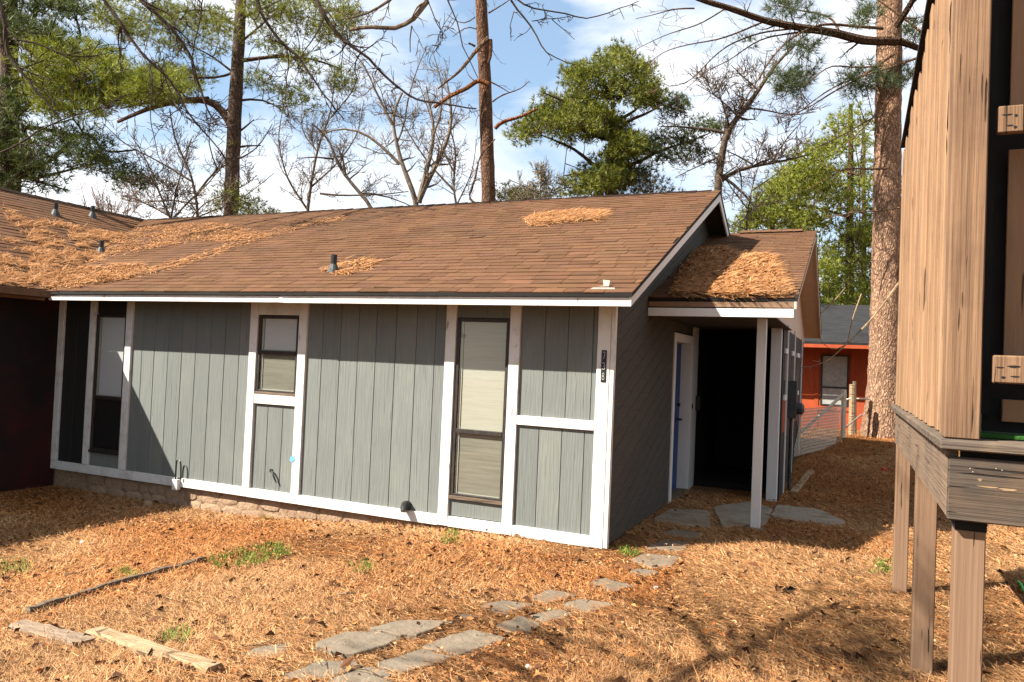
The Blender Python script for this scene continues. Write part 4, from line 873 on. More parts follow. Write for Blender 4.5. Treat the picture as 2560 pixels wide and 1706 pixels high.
fe = thing('fence', 'low pipe and post fence with a slanting brace in front of the red house', 'fence')
z5 = lambda pts: reg(1950, 750, 3.92, pts)
def fpipe(pts, depth, r, name='post', mt='galv'):
    b = MB(); b.tube([at(x, y_, depth) for x, y_ in z5(pts)], r, 7, cap=True); b.build(name, M[mt], fe)
fpipe([(628, 880), (616, 1350)], 15.5, .05); fpipe([(708, 830), (697, 1320)], 16.5, .06, mt='timber'); fpipe([(730, 800), (732, 1310)], 16.7, .04, mt='timber_dark')
fpipe([(150, 1350), (618, 930)], 15.4, .032, 'brace'); fpipe([(620, 985), (700, 965)], 16, .018, 'rail'); fpipe([(735, 970), (880, 972)], 16.8, .018, 'rail'); fpipe([(640, 1250), (800, 1125)], 16.2, .02, 'brace', 'bark_grey')
cl = MB()
A = at(*z5([(140, 1150)])[0], 13.0); B = at(*z5([(616, 1150)])[0], 15.5)
for i in range(46):
    for s_ in (-1, 1):
        x0 = i / 45; x1 = x0 + s_ * 0.16
        if not (0 <= x1 <= 1): continue
        p0 = A + (B - A) * x0; p1 = A + (B - A) * x1; p0 = np.array([p0[0], p0[1], .28]); p1 = np.array([p1[0], p1[1], 1.1]); cl.tube([p0, p1], .005, 3)
o = cl.build('wire_mesh', M['galv'], fe); o['kind'] = 'stuff'

# ------------------------------------------------------------------ trees
def resample(P, step):
    P = np.asarray(P, float); seg = np.linalg.norm(np.diff(P, axis=0), axis=1); s = np.concatenate([[0], np.cumsum(seg)])
    n = max(3, int(s[-1] / step)); t_ = np.linspace(0, s[-1], n)
    Q = np.stack([np.interp(t_, s, P[:, i]) for i in range(3)], -1)
    for _ in range(2): Q[1:-1] = Q[1:-1] * .5 + (Q[:-2] + Q[2:]) * .25
    return Q
def rvec(rng): v = rng.normal(0, 1, 3); return v / np.linalg.norm(v)
def twigs(b, P, r, rng, level, dens, ln, col, up=0.12, tips=None, spread=0.9, rmin=0.004, start=0.15):
    """side shoots along a limb"""
    L_ = np.sum(np.linalg.norm(np.diff(P, axis=0), axis=1)); n = int(L_ * dens * (0.7 + .6 * rng.random())) + (1 if level else 0)
    for _ in range(n):
        t_ = start + (1 - start) * rng.random(); i = min(int(t_ * (len(P) - 1)), len(P) - 2)
        d0 = P[i + 1] - P[i]; d0 /= np.linalg.norm(d0) + 1e-9
        d = d0 * 0.75 + rvec(rng) * spread; d[2] += up; d /= np.linalg.norm(d)
        l = ln * rng.uniform(.45, 1.15) * (1.1 - .5 * t_); k = 6; p = P[i].copy(); Q = [p.copy()]
        for _k in range(k):
            d = d + rvec(rng) * 0.28 + np.array([0, 0, up * .5]); d /= np.linalg.norm(d); p = p + d * l / k; Q.append(p.copy())
        Q = np.array(Q); rr = max(rmin, (r[0] + (r[1] - r[0]) * t_) * rng.uniform(.35, .6))
        b.tube(Q, [rr, rmin * .7], 4 if rr > .012 else 3, c=col)
        if tips is not None: tips.append((Q[-1], d))
        if level > 1: twigs(b, Q, (rr, rmin * .8), rng, level - 1, dens * 1.5, ln * .55, col, up, tips, spread, rmin, .2)
def tufts(b, C, D, rng, k=10, ln=0.17, wd=0.012, cols=((0.05, 0.085, 0.02), (0.15, 0.17, 0.035)), shade=None):
    C = np.asarray(C); D = np.asarray(D); n = len(C)
    c0 = np.repeat(C, k, 0); d0 = np.repeat(D, k, 0)
    d = d0 * 0.75 + rng.normal(0, .62, (n * k, 3)); d /= np.linalg.norm(d, axis=1)[:, None]
    s_ = np.cross(d, rng.normal(0, 1, (n * k, 3))); s_ /= np.linalg.norm(s_, axis=1)[:, None]
    l = ln * rng.uniform(.6, 1.2, (n * k, 1)); base = c0 + d * 0.01
    v = np.stack([base - s_ * wd / 2, base + s_ * wd / 2, base + d * l], 1)
    t_ = np.repeat(rng.random((n, 1)), k, 0) * .7 + rng.random((n * k, 1)) * .3
    if shade is not None: t_ = np.clip(t_ * .6 + np.repeat(shade, k)[:, None] * .5, 0, 1)
    c = np.array(cols[0]) * (1 - t_) + np.array(cols[1]) * t_
    b.add(v.reshape(-1, 3), t=np.arange(3 * n * k).reshape(-1, 3), c=np.repeat(c[:, None], 3, 1).reshape(-1, 3))
def to_ground(P):
    P = np.array(P); q = P[-1].copy(); g_ = P[-1].copy(); g_[2] = -0.6; return np.vstack([P, g_])
def poly_pts(poly, n, rng):
    q = np.array(poly); x0, y0 = q.min(0); x1, y1 = q.max(0); o2 = []
    while len(o2) < n:
        a = rng.uniform(x0, x1, n * 2); b_ = rng.uniform(y0, y1, n * 2); k = inpoly(a, b_, q); o2 += list(zip(a[k], b_[k]))
    return o2[:n]
def clumps(cb, bb, polys, ns, depth, spread, rad, per, limbs, rng, cols, k=9, ln=.18, wd=.02, flat=0.6, bcol=(1, 1, 1), br=0.02):
    """foliage clumps: each gets its own bough from the nearest limb"""
    LP = list(np.vstack(limbs))
    for poly, n in zip(polys, ns):
        for (x, y_) in poly_pts(poly, n, rng):
            c = at(x, y_, depth + rng.normal(0, spread)); R_ = rad * rng.uniform(.55, 1.25)
            LA = np.array(LP); dd = np.linalg.norm(LA - c - np.array([0, 0, -.3]), axis=1); s0 = LA[np.argmin(dd)]
            if np.min(dd) < 5.0:
                mid = (s0 + c) / 2 + rng.normal(0, .15, 3) - [0, 0, .1]; bb.tube(resample([s0, mid, c], .4), [br * .8, .006], 4, c=bcol); LP += [mid, c]
            m_ = max(4, int(per * (R_ / rad) ** 2)); u = rng.normal(0, 1, (m_, 3)); u /= np.linalg.norm(u, axis=1)[:, None]
            rr = R_ * rng.random((m_, 1)) ** .45; pos = c + u * rr * np.array([1, 1, flat]); dirs = u * .6 + [0, 0, .5]; dirs /= np.linalg.norm(dirs, axis=1)[:, None]
            sh = np.clip(.5 + .5 * u[:, 2], 0, 1) * rng.uniform(.6, 1.1)
            tufts(cb, pos, dirs, rng, k, ln, wd, cols, None)
GREEN = ((0.055, 0.085, 0.012), (0.34, 0.345, 0.035)); DGREEN = ((0.025, 0.045, 0.012), (0.15, 0.19, 0.035)); OLIVE = ((0.09, 0.085, 0.03), (0.22, 0.19, 0.07)); LGREEN = ((0.09, 0.13, 0.015), (0.42, 0.44, 0.045))
zA = lambda p: reg(800, 0, 3.016, p); z7 = lambda p: reg(0, 0, 2.614, p); zR = lambda p: reg(1600, 0, 2.8, p); z2 = lambda p: reg(1200, 50, 2.941, p)
W3 = lambda pts, dep: [at(x, y_, dep) for x, y_ in pts]
def tree(label, cat='tree', name='pine_tree'): return thing(name, label, cat)

# pine with the forked limb, left of centre
rng = np.random.default_rng(31); dp = 24.0
t = tree('tall pine behind the left part of the roof, one thick limb bending left')
tp_ = resample(to_ground(W3(DD([(560, -160), (557, -60), (551, 60), (546, 150), (541, 230), (538, 300), (534, 400), (530, 500)]), dp)), .5)
b = MB(); b.tube(tp_, [.10, .16, .20, .22, .23, .25, .27, .30], 12, rough=.12, c=(.8, .82, .85)); b.build('trunk', M['bark'], t, smooth=True)
limbsD = [DD([(538, 300), (520, 265), (500, 245), (480, 232), (440, 228), (400, 232), (350, 245), (270, 275)]), DD([(480, 232), (430, 225), (380, 228), (280, 250)]), DD([(548, 140), (590, 130), (640, 125), (720, 130), (790, 160)]),
          DD([(546, 230), (580, 222), (620, 225), (650, 250)]), DD([(552, 60), (500, 30), (440, 20), (380, 35)]), DD([(553, 40), (600, 10), (680, -20)]), DD([(540, 310), (560, 295), (585, 275)]), DD([(550, 180), (520, 160), (490, 120), (440, 100)]), DD([(548, 100), (600, 60), (640, 30)]),
          DD([(545, 170), (500, 190), (450, 180), (380, 170)]), DD([(535, 340), (560, 325), (590, 335)])]
LB = []; b = MB(); tips = []
for i, l in enumerate(limbsD):
    P = resample(W3(l, dp) + rng.normal(0, .05, (len(l), 3)), .3); r0 = .14 if i == 0 else (.07 if i < 3 else .045)
    b.tube(P, [r0, r0 * .35], 7, c=(.75, .72, .7)); LB.append(P); twigs(b, P, (r0 * .6, .02), rng, 2, 1.5, 1.0, (.7, .68, .66), up=.05, tips=tips, rmin=.008)
cb = MB(); clumps(cb, b, [DD([(200, 0), (470, 0), (520, 40), (540, 110), (470, 140), (380, 110), (300, 90), (230, 60)]), DD([(560, 0), (800, 0), (830, 60), (780, 110), (700, 90), (600, 110)]), DD([(640, 110), (800, 140), (810, 210), (740, 190), (680, 165)]),
                          DD([(240, 160), (420, 150), (480, 180), (440, 225), (340, 235), (250, 230)]), DD([(580, 180), (720, 210), (750, 260), (640, 235)]), DD([(490, 440), (545, 430), (600, 470), (640, 495), (500, 497)])],
                  [52, 44, 16, 46, 10, 13], dp, .9, .55, 34, LB + [tp_[:20]], rng, GREEN, k=8, ln=.22, wd=.02, bcol=(.7, .68, .66))
tt = [x_ for x_ in tips if rng.random() < .28]; tufts(cb, [x_[0] for x_ in tt], [x_[1] for x_ in tt], rng, 12, .2, .018, GREEN)
b.build('branches', M['bark'], t); o = cb.build('crown', M['leaf'], t)

# dense pines at the far left
rng = np.random.default_rng(32); dp = 20.0
t = tree('big dark green pine filling the upper left corner')
tp_ = resample(to_ground(W3(DD([(30, -200), (24, -60), (20, 100), (22, 250), (24, 440)]), dp)), .5)
b = MB(); b.tube(tp_, [.12, .2, .24, .26, .3], 10, rough=.1, c=(.6, .6, .6)); b.build('trunk', M['bark'], t, smooth=True); b = MB(); LB = []
for l in [DD([(22, 100), (80, 90), (160, 60), (200, 30)]), DD([(22, 200), (100, 150), (200, 130), (290, 160)]), DD([(22, 260), (110, 220), (210, 210), (320, 190)]), DD([(24, 330), (90, 290), (180, 280), (250, 270)]), DD([(24, 390), (100, 360), (180, 340), (250, 350), (320, 390)]), DD([(22, 60), (70, 20), (130, -20)]), DD([(0, 330), (60, 380), (130, 400), (230, 420)]), DD([(22, 400), (80, 430), (150, 440)])]:
    P = resample(W3(l, dp) + rng.normal(0, .3, (len(l), 3)), .3); b.tube(P, [.07, .02], 6, c=(.55, .55, .55)); LB.append(P); twigs(b, P, (.03, .012), rng, 2, 1.4, .9, (.5, .5, .5), up=.05, rmin=.007)
cb = MB()
clumps(cb, b, [DD([(-60, -20), (150, -20), (190, 30), (175, 90), (60, 110), (-60, 110)]), DD([(-60, 180), (60, 190), (60, 330), (-60, 330)]), DD([(-60, 330), (60, 300), (170, 290), (240, 320), (250, 360), (180, 400), (100, 440), (-60, 450)]), DD([(200, 370), (320, 380), (340, 420), (300, 440), (240, 400)])], [60, 36, 60, 10], dp, 1.0, .5, 40, LB, rng, DGREEN, k=8, ln=.2, wd=.02, bcol=(.5, .5, .5))
clumps(cb, b, [DD([(70, 110), (200, 105), (270, 130), (290, 180), (280, 220), (230, 250), (160, 270), (80, 260), (60, 190)]), DD([(250, 170), (380, 165), (420, 190), (380, 225), (270, 230)])], [70, 26], dp - 1, .8, .5, 42, LB, rng, LGREEN, k=8, ln=.22, wd=.02, bcol=(.5, .5, .5))
b.build('branches', M['bark'], t); cb.build('crown', M['leaf'], t)

# dry brush above the left wing ridge
rng = np.random.default_rng(33); dp = 17.0
t = thing('bush', 'dry pinkish brown bush just above the left roof ridge', 'bush'); b = MB()
root = at(250 * K, 560 * K, dp)
for _ in range(34):
    e = at(rng.uniform(175, 330) * K, rng.uniform(410, 480) * K, dp + rng.normal(0, .4)); P = resample([root + rng.normal(0, .1, 3), (root + e) / 2 + rng.normal(0, .12, 3), e], .15); b.tube(P, [.012, .005], 4, c=(1.3, .95, .8)); twigs(b, P, (.01, .005), rng, 2, 5, .35, (1.4, 1.05, .9), up=.05, rmin=.005)
b.build('branches', M['bark_grey'], t)

# bare trees
def bare(label, dp, main, seed, dens=2.0, ln=1.1, rs=None, col=(1, 1, 1), levels=3, rmin=.0072, name='bare_tree', ground=True, step=.3, up=.1, jz=.15):
    rng = np.random.default_rng(seed); t = thing(name, label, 'tree'); tb = MB(); b = MB()
    for i, l in enumerate(main):
        P = W3(l[0], dp); r0, r1 = l[1], l[2]
        if i == 0 and ground:
            P2 = resample(to_ground(P[::-1])[::-1], step); tb.tube(P2, [l[3] if len(l) > 3 else r0, r0, r1], 9, c=col, rough=.1); P = resample(P, step)
            twigs(b, P, (r0, r1), rng, levels, dens * 1.9, ln, col, up, None, .9, rmin, .35)
        else:
            P = np.array(P); P = P + np.linspace(0, 1, len(P))[:, None] * rng.normal(0, jz, 3); P = resample(P, step); (b).tube(P, [r0, r1], 7, c=col, rough=.08); twigs(b, P, (r0, r1), rng, levels, dens * 1.9, ln, col, up, None, .9, rmin, .1)
    if tb.n: tb.build('trunk', M['bark_grey'], t, smooth=True)
    b.build('branches', M['bark_grey'], t); return t
bare('bare tree with three spreading pale stems behind the middle of the roof', 21, [
    (zA([(740, 1560), (725, 1500), (690, 1420), (640, 1290), (600, 1200), (580, 1080), (545, 940), (540, 850), (600, 760), (620, 700)]), .10, .03, .14),
    (zA([(745, 1530), (770, 1400), (830, 1150), (860, 1000), (840, 900), (800, 800), (780, 650)]), .085, .02), (zA([(750, 1500), (800, 1400), (900, 1230), (970, 1100), (1020, 970), (1030, 900), (1010, 720), (980, 560)]), .085, .02),
    (zA([(600, 1240), (500, 1140), (400, 1060), (300, 1000), (120, 990), (0, 1060)]), .05, .015), (zA([(545, 940), (480, 820), (400, 700), (330, 500), (200, 420)]), .04, .012), (zA([(580, 1080), (640, 950), (620, 800), (700, 500), (760, 350)]), .03, .01), (zA([(860, 1000), (930, 880), (960, 700), (880, 400)]), .03, .01)],
    41, dens=1.5, ln=1.1, col=(1.05, .97, .9), levels=3)
bare('dark bare tree leaning left behind the roof, left of the three stemmed one', 19, [
    (zA([(430, 1600), (400, 1560), (300, 1460), (200, 1340), (100, 1200), (90, 1050), (0, 980), (-60, 930)]), .07, .02, .08), (zA([(190, 1320), (200, 1170), (150, 1080), (60, 1000)]), .04, .012), (zA([(0, 1460), (60, 1490), (200, 1470), (400, 1470), (560, 1460), (680, 1440)]), .03, .012),
    (zA([(300, 1460), (420, 1440), (560, 1500), (680, 1560)]), .03, .01), (zA([(100, 1200), (0, 1170), (-130, 1240)]), .03, .01)], 42, dens=1.6, ln=.9, col=(.8, .72, .65))
bare('thin bare saplings rising above the dip between the two roofs', 18, [
    (DD([(400, 620), (390, 500), (405, 440), (420, 380), (440, 320)]), .035, .012, .05), (DD([(395, 510), (360, 440), (340, 380), (300, 330)]), .03, .01), (DD([(400, 500), (440, 440), (490, 400), (520, 330)]), .025, .01), (DD([(430, 520), (460, 460), (560, 440), (600, 400)]), .02, .008), (DD([(395, 500), (340, 470), (330, 460), (270, 440)]), .025, .01)], 43, dens=2.4, ln=.9, col=(.95, .85, .75))
bare('crooked bare tree behind the right end of the ridge', 22, [
    (z2([(1745, 1400), (1750, 1270), (1750, 1150), (1780, 1000), (1800, 830), (1860, 760), (1950, 650), (2050, 520), (2150, 350), (2350, 150)]), .14, .03, .17),
    (z2([(1800, 830), (1700, 780), (1600, 790), (1480, 740), (1350, 740)]), .05, .015), (z2([(1760, 1190), (1870, 1090), (2000, 1060), (2200, 1020), (2400, 960)]), .07, .02), (z2([(1780, 1150), (1900, 1200), (2000, 1290), (2130, 1450)]), .05, .02), (z2([(2000, 1060), (1900, 970), (1810, 950)]), .03, .01),
    (z2([(1840, 800), (1850, 600), (1840, 350)]), .03, .01), (z2([(1950, 650), (2080, 640), (2250, 700), (2450, 650)]), .03, .01), (z2([(1900, 720), (1800, 560), (1650, 450)]), .025, .01), (z2([(1780, 1000), (1600, 1060), (1400, 1150)]), .03, .01), (z2([(2050, 520), (1950, 400), (1900, 300)]), .025, .01), (z2([(2150, 1040), (2250, 880), (2400, 750)]), .025, .01)],
    44, dens=1.9, ln=1.2, col=(.55, .48, .43), rmin=.009)
bare('small bare tree in front of the round green pine at the ridge', 20, [
    (z2([(440, 1330), (440, 1200), (450, 1120), (460, 1060)]), .04, .012, .05), (z2([(440, 1280), (340, 1200), (240, 1150)]), .02, .008), (z2([(445, 1230), (560, 1160), (620, 1120)]), .02, .008), (z2([(440, 1260), (540, 1280), (640, 1260)]), .015, .008)], 45, dens=3.2, ln=.8, col=(.9, .85, .68), levels=3)

bare('fine twigged grey bare tree far behind the left half of the ridge', 28, [
    (DD([(700, 620), (705, 500), (715, 420), (730, 340), (760, 260), (770, 180)]), .07, .02, .09), (DD([(705, 480), (660, 420), (640, 340), (660, 250)]), .045, .012), (DD([(715, 430), (780, 380), (830, 320), (850, 240)]), .04, .012), (DD([(730, 350), (690, 290), (700, 210)]), .03, .01), (DD([(760, 270), (820, 210), (840, 150)]), .03, .01)], 46, dens=1.6, ln=1.3, col=(.95, .87, .8), rmin=.0075)
bare('fine twigged bare tree far behind, just left of the red brown trunk', 27, [
    (DD([(1060, 620), (1055, 500), (1040, 430), (1050, 350), (1030, 280)]), .06, .02, .08), (DD([(1050, 470), (1090, 400), (1100, 330)]), .03, .01), (DD([(1045, 440), (990, 380), (940, 300), (900, 220)]), .04, .012), (DD([(1045, 400), (1010, 330), (960, 180)]), .03, .01)], 47, dens=1.6, ln=1.2, col=(.95, .85, .78), rmin=.0075)
bare('tangled bare tree behind the pine at the left', 25, [
    (DD([(450, 620), (455, 480), (440, 400), (400, 320), (390, 250)]), .06, .02, .08), (DD([(450, 450), (500, 390), (600, 350), (640, 290)]), .04, .012), (DD([(445, 420), (360, 370), (290, 340), (240, 290)]), .035, .01), (DD([(450, 470), (380, 450), (320, 460), (270, 440)]), .03, .01), (DD([(500, 390), (480, 330), (500, 280)]), .025, .01), (DD([(452, 500), (560, 460), (640, 400)]), .025, .01)], 48, dens=1.7, ln=1.1, col=(.75, .68, .62), rmin=.0075)
bare('slender bare tree behind the gap between pine crown and porch roof', 26, [
    (DD([(1720, 640), (1715, 500), (1730, 420), (1760, 330)]), .04, .012, .06), (DD([(1718, 480), (1680, 430), (1660, 380)]), .025, .01), (DD([(1725, 440), (1790, 400), (1850, 330)]), .025, .01)], 49, dens=2.0, ln=1.0, col=(.8, .7, .6), rmin=.007)

# tall bare trunked pine in the middle
rng = np.random.default_rng(34); dp = 18.0
t = tree('tall straight pine with a bare red brown trunk in the middle of the sky')
tp_ = resample(to_ground(W3(DD([(1098, -260), (1103, -40), (1108, 60), (1113, 160), (1118, 300), (1123, 462)]), dp)), .22)
b = MB(); b.tube(tp_, [.12, .135, .15, .165, .175, .19, .21], 16, rough=.10, c=(.95, .78, .68)); b.build('trunk', M['bark'], t, smooth=True); b = MB()
for l, r0, r1, c_ in [(zA([(1270, 290), (1220, 330), (1150, 420), (1080, 510), (1000, 590), (940, 620), (890, 670)]), .055, .02, (1, .95, .85)), (zA([(1270, 640), (1230, 610), (1180, 590), (1150, 640), (1090, 680), (1000, 710), (930, 760), (860, 810)]), .06, .04, (1.3, .8, .45)),
                      (zA([(1320, 970), (1350, 920), (1420, 905), (1500, 890), (1560, 860), (1640, 820)]), .05, .025, (1.5, .85, .5)), (zA([(1300, 770), (1350, 720), (1430, 700), (1530, 670), (1580, 610)]), .02, .008, (.9, .8, .7)), (zA([(1290, 620), (1370, 660), (1430, 700)]), .02, .008, (.9, .8, .7)),
                      (zA([(1190, 1540), (1110, 1510), (1170, 1350), (1200, 1180), (1320, 1050)]), .03, .015, (1, .8, .6)), (zA([(1270, 100), (1360, 50), (1430, 0)]), .02, .01, (.9, .8, .7)), (zA([(1170, 350), (1120, 325)]), .03, .02, (.6, .5, .4)), (zA([(1170, 130), (1080, 200), (960, 110)]), .015, .007, (.9, .8, .7)), (zA([(1180, 220), (1120, 180), (1000, 280)]), .015, .007, (.9, .8, .7)),
                      (zA([(1285, 300), (1300, 420), (1270, 480)]), .045, .03, (.7, .5, .4))]:
    P = resample(np.array(W3(l, dp - .35)), .12); b.tube(P, [r0, r1], 7, c=c_, rough=.2, cap=True); twigs(b, P, (r1, .008), rng, 2, 1.6, .5, c_, up=.1, rmin=.005)
b.build('branches', M['bark'], t)

# round green pine
rng = np.random.default_rng(35); dp = 24.0
t = tree('round bushy bright green pine behind the ridge')
tp_ = resample(to_ground(W3(z2([(990, 260), (985, 450), (975, 650), (970, 800), (965, 900), (950, 1100), (950, 1300)]), dp)), .4)
b = MB(); b.tube(tp_, [.03, .08, .14, .18, .2, .25], 9, rough=.1, c=(.8, .7, .6)); b.build('trunk', M['bark'], t, smooth=True); b = MB(); LB = [tp_[:14]]
for l in [[(970, 700), (850, 620), (750, 560)], [(972, 560), (900, 450), (830, 380)], [(975, 600), (1080, 520), (1180, 420)], [(970, 750), (1050, 680), (1200, 620)], [(960, 900), (800, 860), (600, 780), (450, 700)], [(950, 1130), (860, 1080), (760, 1010), (640, 960), (450, 900)],
          [(965, 860), (1100, 790), (1300, 760), (1450, 700)], [(950, 1100), (1150, 1070), (1300, 1000), (1500, 920), (1650, 880)], [(950, 1150), (800, 1130), (700, 1180)], [(970, 780), (700, 700), (560, 620)], [(955, 1000), (1080, 930), (1230, 900)]]:
    P = resample(np.array(W3(z2(l), dp)) + rng.normal(0, .1, (len(l), 3)) + np.linspace(0, 1, len(l))[:, None] * rng.normal(0, .9, 3) * [0.3, 1, .1], .3); b.tube(P, [.08, .02], 6, c=(.7, .6, .5)); LB.append(P); twigs(b, P, (.03, .012), rng, 1, 1.5, .7, (.6, .55, .5), up=.15, rmin=.008)
cb = MB()
clumps(cb, b, [z2([(900, 240), (990, 215), (1200, 300), (1260, 380), (1270, 480), (1330, 520), (1320, 610), (1200, 640), (1050, 600), (950, 640), (800, 540), (690, 500), (640, 430), (680, 350), (790, 310)]),
               z2([(480, 520), (560, 500), (760, 560), (900, 640), (930, 760), (900, 860), (700, 900), (450, 880), (300, 900), (250, 800), (330, 740), (440, 690)]), z2([(1020, 860), (1150, 860), (1230, 920), (1200, 1000), (1050, 1020), (950, 1000)]), z2([(640, 1130), (850, 1100), (980, 1180), (1030, 1260), (600, 1300)]),
               z2([(880, 640), (1000, 680), (1060, 760), (940, 840)]), z2([(800, 950), (1060, 960), (1150, 1120), (1100, 1260), (850, 1250)])], [96, 92, 30, 30, 12, 26], dp, 1.0, .42, 34, LB, rng, GREEN, k=9, ln=.17, wd=.026, flat=.75, bcol=(.6, .55, .5))
clumps(cb, b, [z2([(1240, 820), (1400, 800), (1520, 860), (1500, 1020), (1350, 1040), (1200, 960)]), z2([(1380, 560), (1440, 530), (1510, 590), (1500, 660), (1350, 700)]), z2([(1500, 770), (1700, 740), (1740, 800), (1560, 860)]), z2([(1050, 1050), (1300, 1060), (1320, 1140), (1100, 1180)]), z2([(1500, 900), (1650, 900), (1700, 1000), (1560, 1040)])], [24, 12, 12, 12, 8], dp + .5, .8, .4, 26, LB, rng, DGREEN, k=8, ln=.16, wd=.022, flat=.7, bcol=(.6, .55, .5))
b.build('branches', M['bark'], t); cb.build('crown', M['leaf'], t)
rng = np.random.default_rng(36)
t = thing('shrub', 'olive green scrub along the ridge at the foot of the bare red trunk', 'shrub'); cb = MB(); b = MB(); root = [np.array([at(x_, 640, 24) for x_ in (1260, 1300, 1350, 1400, 1440, 1500)])]
clumps(cb, b, [z2([(130, 1260), (250, 1230), (430, 1260), (600, 1280), (600, 1400), (130, 1400)]), z2([(1050, 1150), (1400, 1180), (1420, 1280), (1100, 1300)])], [34, 16], 24, .6, .4, 26, root, rng, OLIVE, k=8, ln=.15, wd=.022); b.build('stems', M['bark_grey'], t); cb.build('crown', M['leaf'], t)

# mid green trees behind the porch
def green_tree(label, dp, trunk, limbs, polys, ns, seed, cols, rad=.6, per=40):
    rng = np.random.default_rng(seed); t = tree(label); tp_ = resample(to_ground(W3(trunk, dp)), .5); b = MB(); b.tube(tp_, [.06, .14, .2], 8, c=(.7, .65, .6), rough=.1); b.build('trunk', M['bark'], t, smooth=True); b = MB(); LB = [tp_]
    for l in limbs:
        P = resample(np.array(W3(l, dp)) + rng.normal(0, .2, (len(l), 3)), .4); b.tube(P, [.06, .02], 5, c=(.7, .65, .6)); LB.append(P)
    cb = MB(); clumps(cb, b, polys, ns, dp, 1.1, rad, per, LB, rng, cols, k=8, ln=.19, wd=.03, flat=.55, bcol=(.7, .65, .6)); b.build('branches', M['bark'], t); cb.build('crown', M['leaf'], t)
green_tree('light green pine between the porch roof and the big pine trunk', 25, DD([(1955, 240), (1955, 400), (1952, 560), (1953, 700)]), [DD([(1953, 500), (1900, 470), (1840, 460)]), DD([(1953, 560), (2000, 520)]), DD([(1953, 600), (1910, 590)]), DD([(1953, 400), (1900, 380)])],
           [DD([(1950, 250), (2010, 260), (2015, 420), (2010, 710), (1890, 715), (1885, 540), (1840, 500), (1800, 440), (1850, 350), (1900, 290)]), DD([(2068, 300), (2085, 300), (2082, 900), (2066, 900)])], [150, 16], 51, LGREEN, per=34)
green_tree('yellow green tree low behind the gap between the two roofs', 29, DD([(1770, 420), (1775, 500), (1775, 560)]), [DD([(1775, 520), (1720, 490)]), DD([(1775, 500), (1830, 470)])],
           [DD([(1690, 510), (1740, 480), (1770, 430), (1830, 420), (1870, 480), (1885, 540), (1700, 530)]), DD([(1760, 400), (1840, 380), (1850, 430), (1770, 440)])], [72, 14], 52, LGREEN, per=34)
green_tree('distant dark evergreen behind the red house roof', 38, DD([(1985, 300), (1985, 600)]), [DD([(1985, 500), (1930, 480)])], [DD([(1880, 560), (2090, 480), (2110, 760), (1880, 760)])], [90], 53, DGREEN, rad=.9, per=44)

# big pine on the right with its bare hanging boughs
rng = np.random.default_rng(37); dp = 17.0
t = tree('big pine with scaly pinkish bark in front of the red house')
tp_ = resample(W3(DD([(2050, -260), (2045, -30), (2042, 150), (2040, 300), (2038, 500), (2035, 700), (2032, 850), (2030, 975), (2030, 1012)]), dp), .14)
b = MB(); b.tube(tp_, [.2, .235, .25, .27, .275, .285, .30, .31, .34, .48], 28, rough=.11, c=(1.95, 1.78, 1.62)); b.build('trunk', M['bark'], t, smooth=True); b = MB(); LB = []; tips = []
bl = [(zR([(1800, 290), (1550, 290), (1400, 240), (1200, 210), (1000, 180), (850, 150), (720, 100), (600, 60), (400, 10), (300, -60)]), .10, .05, (.55, .5, .45)), (zR([(1820, 290), (1900, 330), (2000, 400)]), .08, .05, (.5, .45, .4)), (zR([(1800, 180), (1900, 120), (2000, 20)]), .08, .05, (.5, .45, .4)),
      (zR([(1780, 380), (1650, 460), (1500, 560), (1350, 620), (1200, 720), (1000, 800), (880, 780)]), .03, .008, (1.3, 1.15, 1)), (zR([(1960, 400), (1750, 480), (1600, 530), (1400, 600), (1250, 700), (1080, 850), (950, 900)]), .03, .008, (1.3, 1.15, 1)), (zR([(2000, 250), (1840, 140), (1700, 60), (1560, -20)]), .03, .01, (1.6, 1.35, 1)),
      (zR([(1700, 200), (1500, 190), (1300, 170), (1150, 220), (1000, 330), (900, 460), (850, 560), (720, 760)]), .035, .012, (1, .9, .8)), (zR([(1400, 240), (1350, 100), (1150, 60), (900, 0)]), .03, .01, (1.1, 1, .9)), (zR([(1740, 1180), (1600, 1190), (1450, 1170), (1380, 1200), (1250, 1290), (1180, 1330)]), .025, .008, (1.1, 1, .85)), (zR([(1840, 1450), (1700, 1480), (1500, 1480), (1400, 1500), (1250, 1530)]), .02, .008, (1.1, 1, .85)),
      (zR([(850, 160), (560, 270), (300, 300), (100, 350), (0, 430)]), .022, .007, (1, .9, .85)), (zR([(1100, 200), (850, 210), (600, 290), (440, 420), (350, 520), (150, 570), (100, 470)]), .022, .007, (1, .9, .85)), (zR([(1150, 220), (850, 260), (720, 340), (580, 440), (480, 445), (400, 520), (300, 600)]), .02, .007, (1, .9, .85)), (zR([(380, 60), (240, 90), (150, 160), (0, 225)]), .018, .006, (1, .9, .85)), (zR([(600, 60), (420, 180), (200, 245), (0, 350)]), .018, .006, (1, .9, .85)),
      (zR([(1700, 460), (1500, 500), (1330, 490), (1200, 640), (1100, 720), (980, 800)]), .022, .007, (1.3, 1.15, 1)), (zR([(1640, 820), (1500, 900), (1380, 970), (1200, 1050)]), .02, .007, (1.2, 1.1, 1)), (zR([(1830, 640), (1700, 760), (1650, 860), (1540, 1000), (1420, 1120)]), .022, .008, (1.3, 1.1, .9))]
for l, r0, r1, c_ in bl:
    P = np.array(W3(l, dp - .5)); P += np.linspace(0, 1, len(P))[:, None] * rng.normal(0, .5, 3) * [.1, 1, .1]; P = resample(P, .18); b.tube(P, [r0, r1], 6, c=c_, rough=.1); LB.append(P); twigs(b, P, (r1 * 1.2, r1 * .6), rng, 3 if r0 < .05 else 2, 1.9, .8, c_, up=-.02, tips=tips, rmin=.005)
